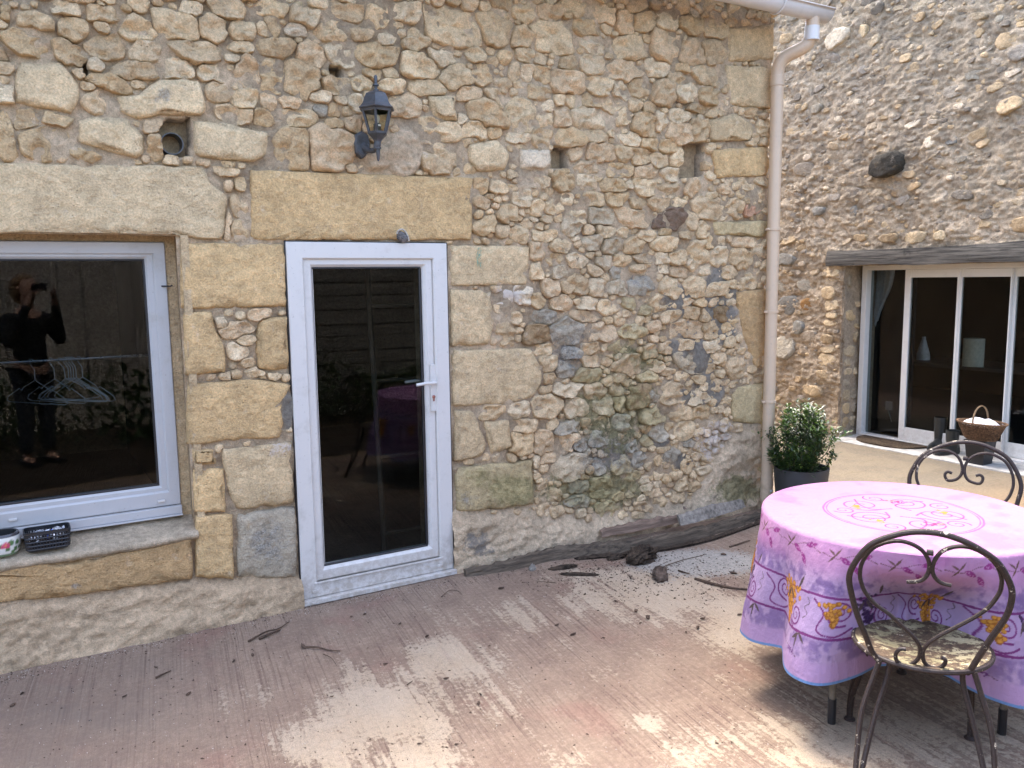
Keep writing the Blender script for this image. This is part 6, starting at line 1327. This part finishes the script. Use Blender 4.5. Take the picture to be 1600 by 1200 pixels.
# ------------------------------------------------------------------ the photographer, standing behind the lens and mirrored in the left window
def skin(name, nodes, edges, mat, parent, root=0, sub=2):
    me = bpy.data.meshes.new(name); me.from_pydata([n[:3] for n in nodes], edges, []); o = bpy.data.objects.new(name, me); COL.objects.link(o)
    m = o.modifiers.new('s', 'SKIN'); m.use_smooth_shade = True
    for v, n in zip(me.skin_vertices[0].data, nodes): r = n[3]; v.radius = (r, n[4] if len(n) > 4 else r)
    me.skin_vertices[0].data[root].use_root = True
    s = o.modifiers.new('d', 'SUBSURF'); s.levels = sub; s.render_levels = sub
    me.materials.append(mat); o.parent = parent; return o
fx, fy = fw[0]/np.hypot(fw[0], fw[1]), fw[1]/np.hypot(fw[0], fw[1])
lens = CAM; HP = Vector((lens[0]-fx*.36, lens[1]-fy*.36, 0))
PER = empty('person', tuple(HP), math.atan2(fy, fx)-math.pi/2, 'person in a black top and dark trousers holding up a phone to take the picture', 'person')
SKN = plain('skin', (.46, .27, .19), .55, .4, .06, 30); TOP = plain('black_jersey', (.018, .019, .023), .9, .2, .15, 50); TRO = plain('dark_trousers', (.03, .033, .045), .9, .2, .15, 50); HAIR = plain('light_brown_hair', (.24, .14, .07), .6, .4, .35, 80)
# local frame: x right, y forward (towards the phone), z up ; body in one skin: pelvis, chest, neck, head, arms, hands, legs
N_ = [(0, 0, .95, .15, .11), (0, -.01, 1.12, .13, .095), (0, -.015, 1.28, .155, .10), (0, -.01, 1.40, .12, .085), (0, .0, 1.49, .055), (0, .02, 1.55, .058), (0, .045, 1.62, .075, .09), (0, .05, 1.70, .078, .095), (0, .04, 1.76, .055, .07)]
E_ = [(i, i+1) for i in range(8)]
def add(n, p): N_.append(n); E_.append((p, len(N_)-1)); return len(N_)-1
for s in (-1, 1):
    a = add((s*.17, -.01, 1.385, .058), 3); a = add((s*.235, .03, 1.24, .048), a); a = add((s*.235, .11, 1.16, .042), a); a = add((s*.17, .20, 1.38, .036), a); a = add((s*.115, .27, 1.57, .027), a); a = add((s*.103, .285, 1.61, .028, .018), a)
    palm = a
    for k, (dx, L_) in enumerate(((.0, .055), (.006, .06), (.010, .055), (.012, .045))):
        b = add((s*(.098-dx*.2), .31-.012*k*.3, 1.645+.028-.020*k, .0085), palm); b = add((s*(.085), .337, 1.655+.026-.020*k, .0078), b); add((s*(.062), .343, 1.656+.024-.020*k, .0066), b)
    b = add((s*.085, .275, 1.63, .010), palm); add((s*.066, .30, 1.645, .0085), b)
    h = add((s*.095, 0, .88, .095), 0); h = add((s*.10, .015, .52, .062), h); h = add((s*.105, -.01, .12, .042), h); h = add((s*.108, -.02, .05, .045), h); add((s*.115, .13, .035, .04, .03), h)
body = skin('body', [(n[0], n[1], n[2], *n[3:]) for n in N_], E_, SKN, PER)
# clothes, hair and face follow the body
nodes = [(0, 0, .86, .175, .135), (0, -.01, 1.12, .15, .115), (0, -.015, 1.28, .175, .12), (0, -.012, 1.39, .14, .10), (0, -.005, 1.465, .075)]; ed = [(0, 1), (1, 2), (2, 3), (3, 4)]
for s in (-1, 1):
    b = len(nodes); nodes += [(s*.172, -.01, 1.38, .072), (s*.237, .03, 1.235, .060), (s*.237, .112, 1.155, .054), (s*.172, .195, 1.375, .047), (s*.125, .258, 1.53, .038)]; ed += [(3, b), (b, b+1), (b+1, b+2), (b+2, b+3), (b+3, b+4)]
skin('jumper', nodes, ed, TOP, PER)
nodes = [(0, 0, .97, .165, .125)]; ed = []
for s in (-1, 1):
    b = len(nodes); nodes += [(s*.095, 0, .86, .108), (s*.10, .015, .52, .078), (s*.105, -.01, .10, .062)]; ed += [(0, b), (b, b+1), (b+1, b+2)]
skin('trousers', nodes, ed, TRO, PER)
skin('hair', [(0, -.03, 1.775, .105, .12), (0, -.075, 1.70, .11, .095), (0, -.085, 1.60, .105, .07), (0, -.055, 1.52, .06, .035), (0, .035, 1.80, .06, .05), (-.075, .0, 1.69, .03), (.075, .0, 1.69, .03), (-.078, -.02, 1.58, .028), (.078, -.02, 1.58, .028)], [(0, 1), (1, 2), (2, 3), (0, 4), (0, 5), (0, 6), (5, 7), (6, 8)], HAIR, PER)
skin('nose', [(0, .132, 1.685, .010), (0, .152, 1.655, .014), (0, .138, 1.645, .010)], [(0, 1), (1, 2)], SKN, PER, sub=2)
wht, iris = plain('eye_white', (.7, .68, .66), .2), plain('dark_iris', (.03, .025, .02), .2)
for s in (-1, 1):
    MB().lathe([(.002, -.011), (.011, 0), (.002, .011)], (s*.031, .122, 1.692), 10).build('eye', iris, PER, smooth=True, world=False)
    skin('ear', [(s*.083, .035, 1.69, .010, .02), (s*.086, .03, 1.655, .008, .012)], [(0, 1)], SKN, PER)
    MB().box((s*.11-.05, -.09, 0), (s*.11+.05, .19, .045), .02).build('shoe', BLACK, PER, world=False)
MB().tube([(-.026, .133, 1.622), (0, .141, 1.619), (.026, .133, 1.622)], .0055, 6).build('mouth', plain('lips', (.36, .13, .11), .5), PER, world=False)
# the phone, its lens just behind the viewpoint
pm = Matrix.Identity(4)
for i in range(3): pm[i][0] = RT[i]; pm[i][1] = fw[i]; pm[i][2] = UP[i]; pm[i][3] = (CAM-fw*.014-RT*.055-UP*.022)[i]
o = MB().box((-.070, -.004, -.034), (.070, .004, .034), .003).build('phone', plain('dark_phone', (.03, .03, .035), .25)); o.matrix_world = pm; tag(o, 'slim dark phone held sideways in both hands of the person', 'phone')
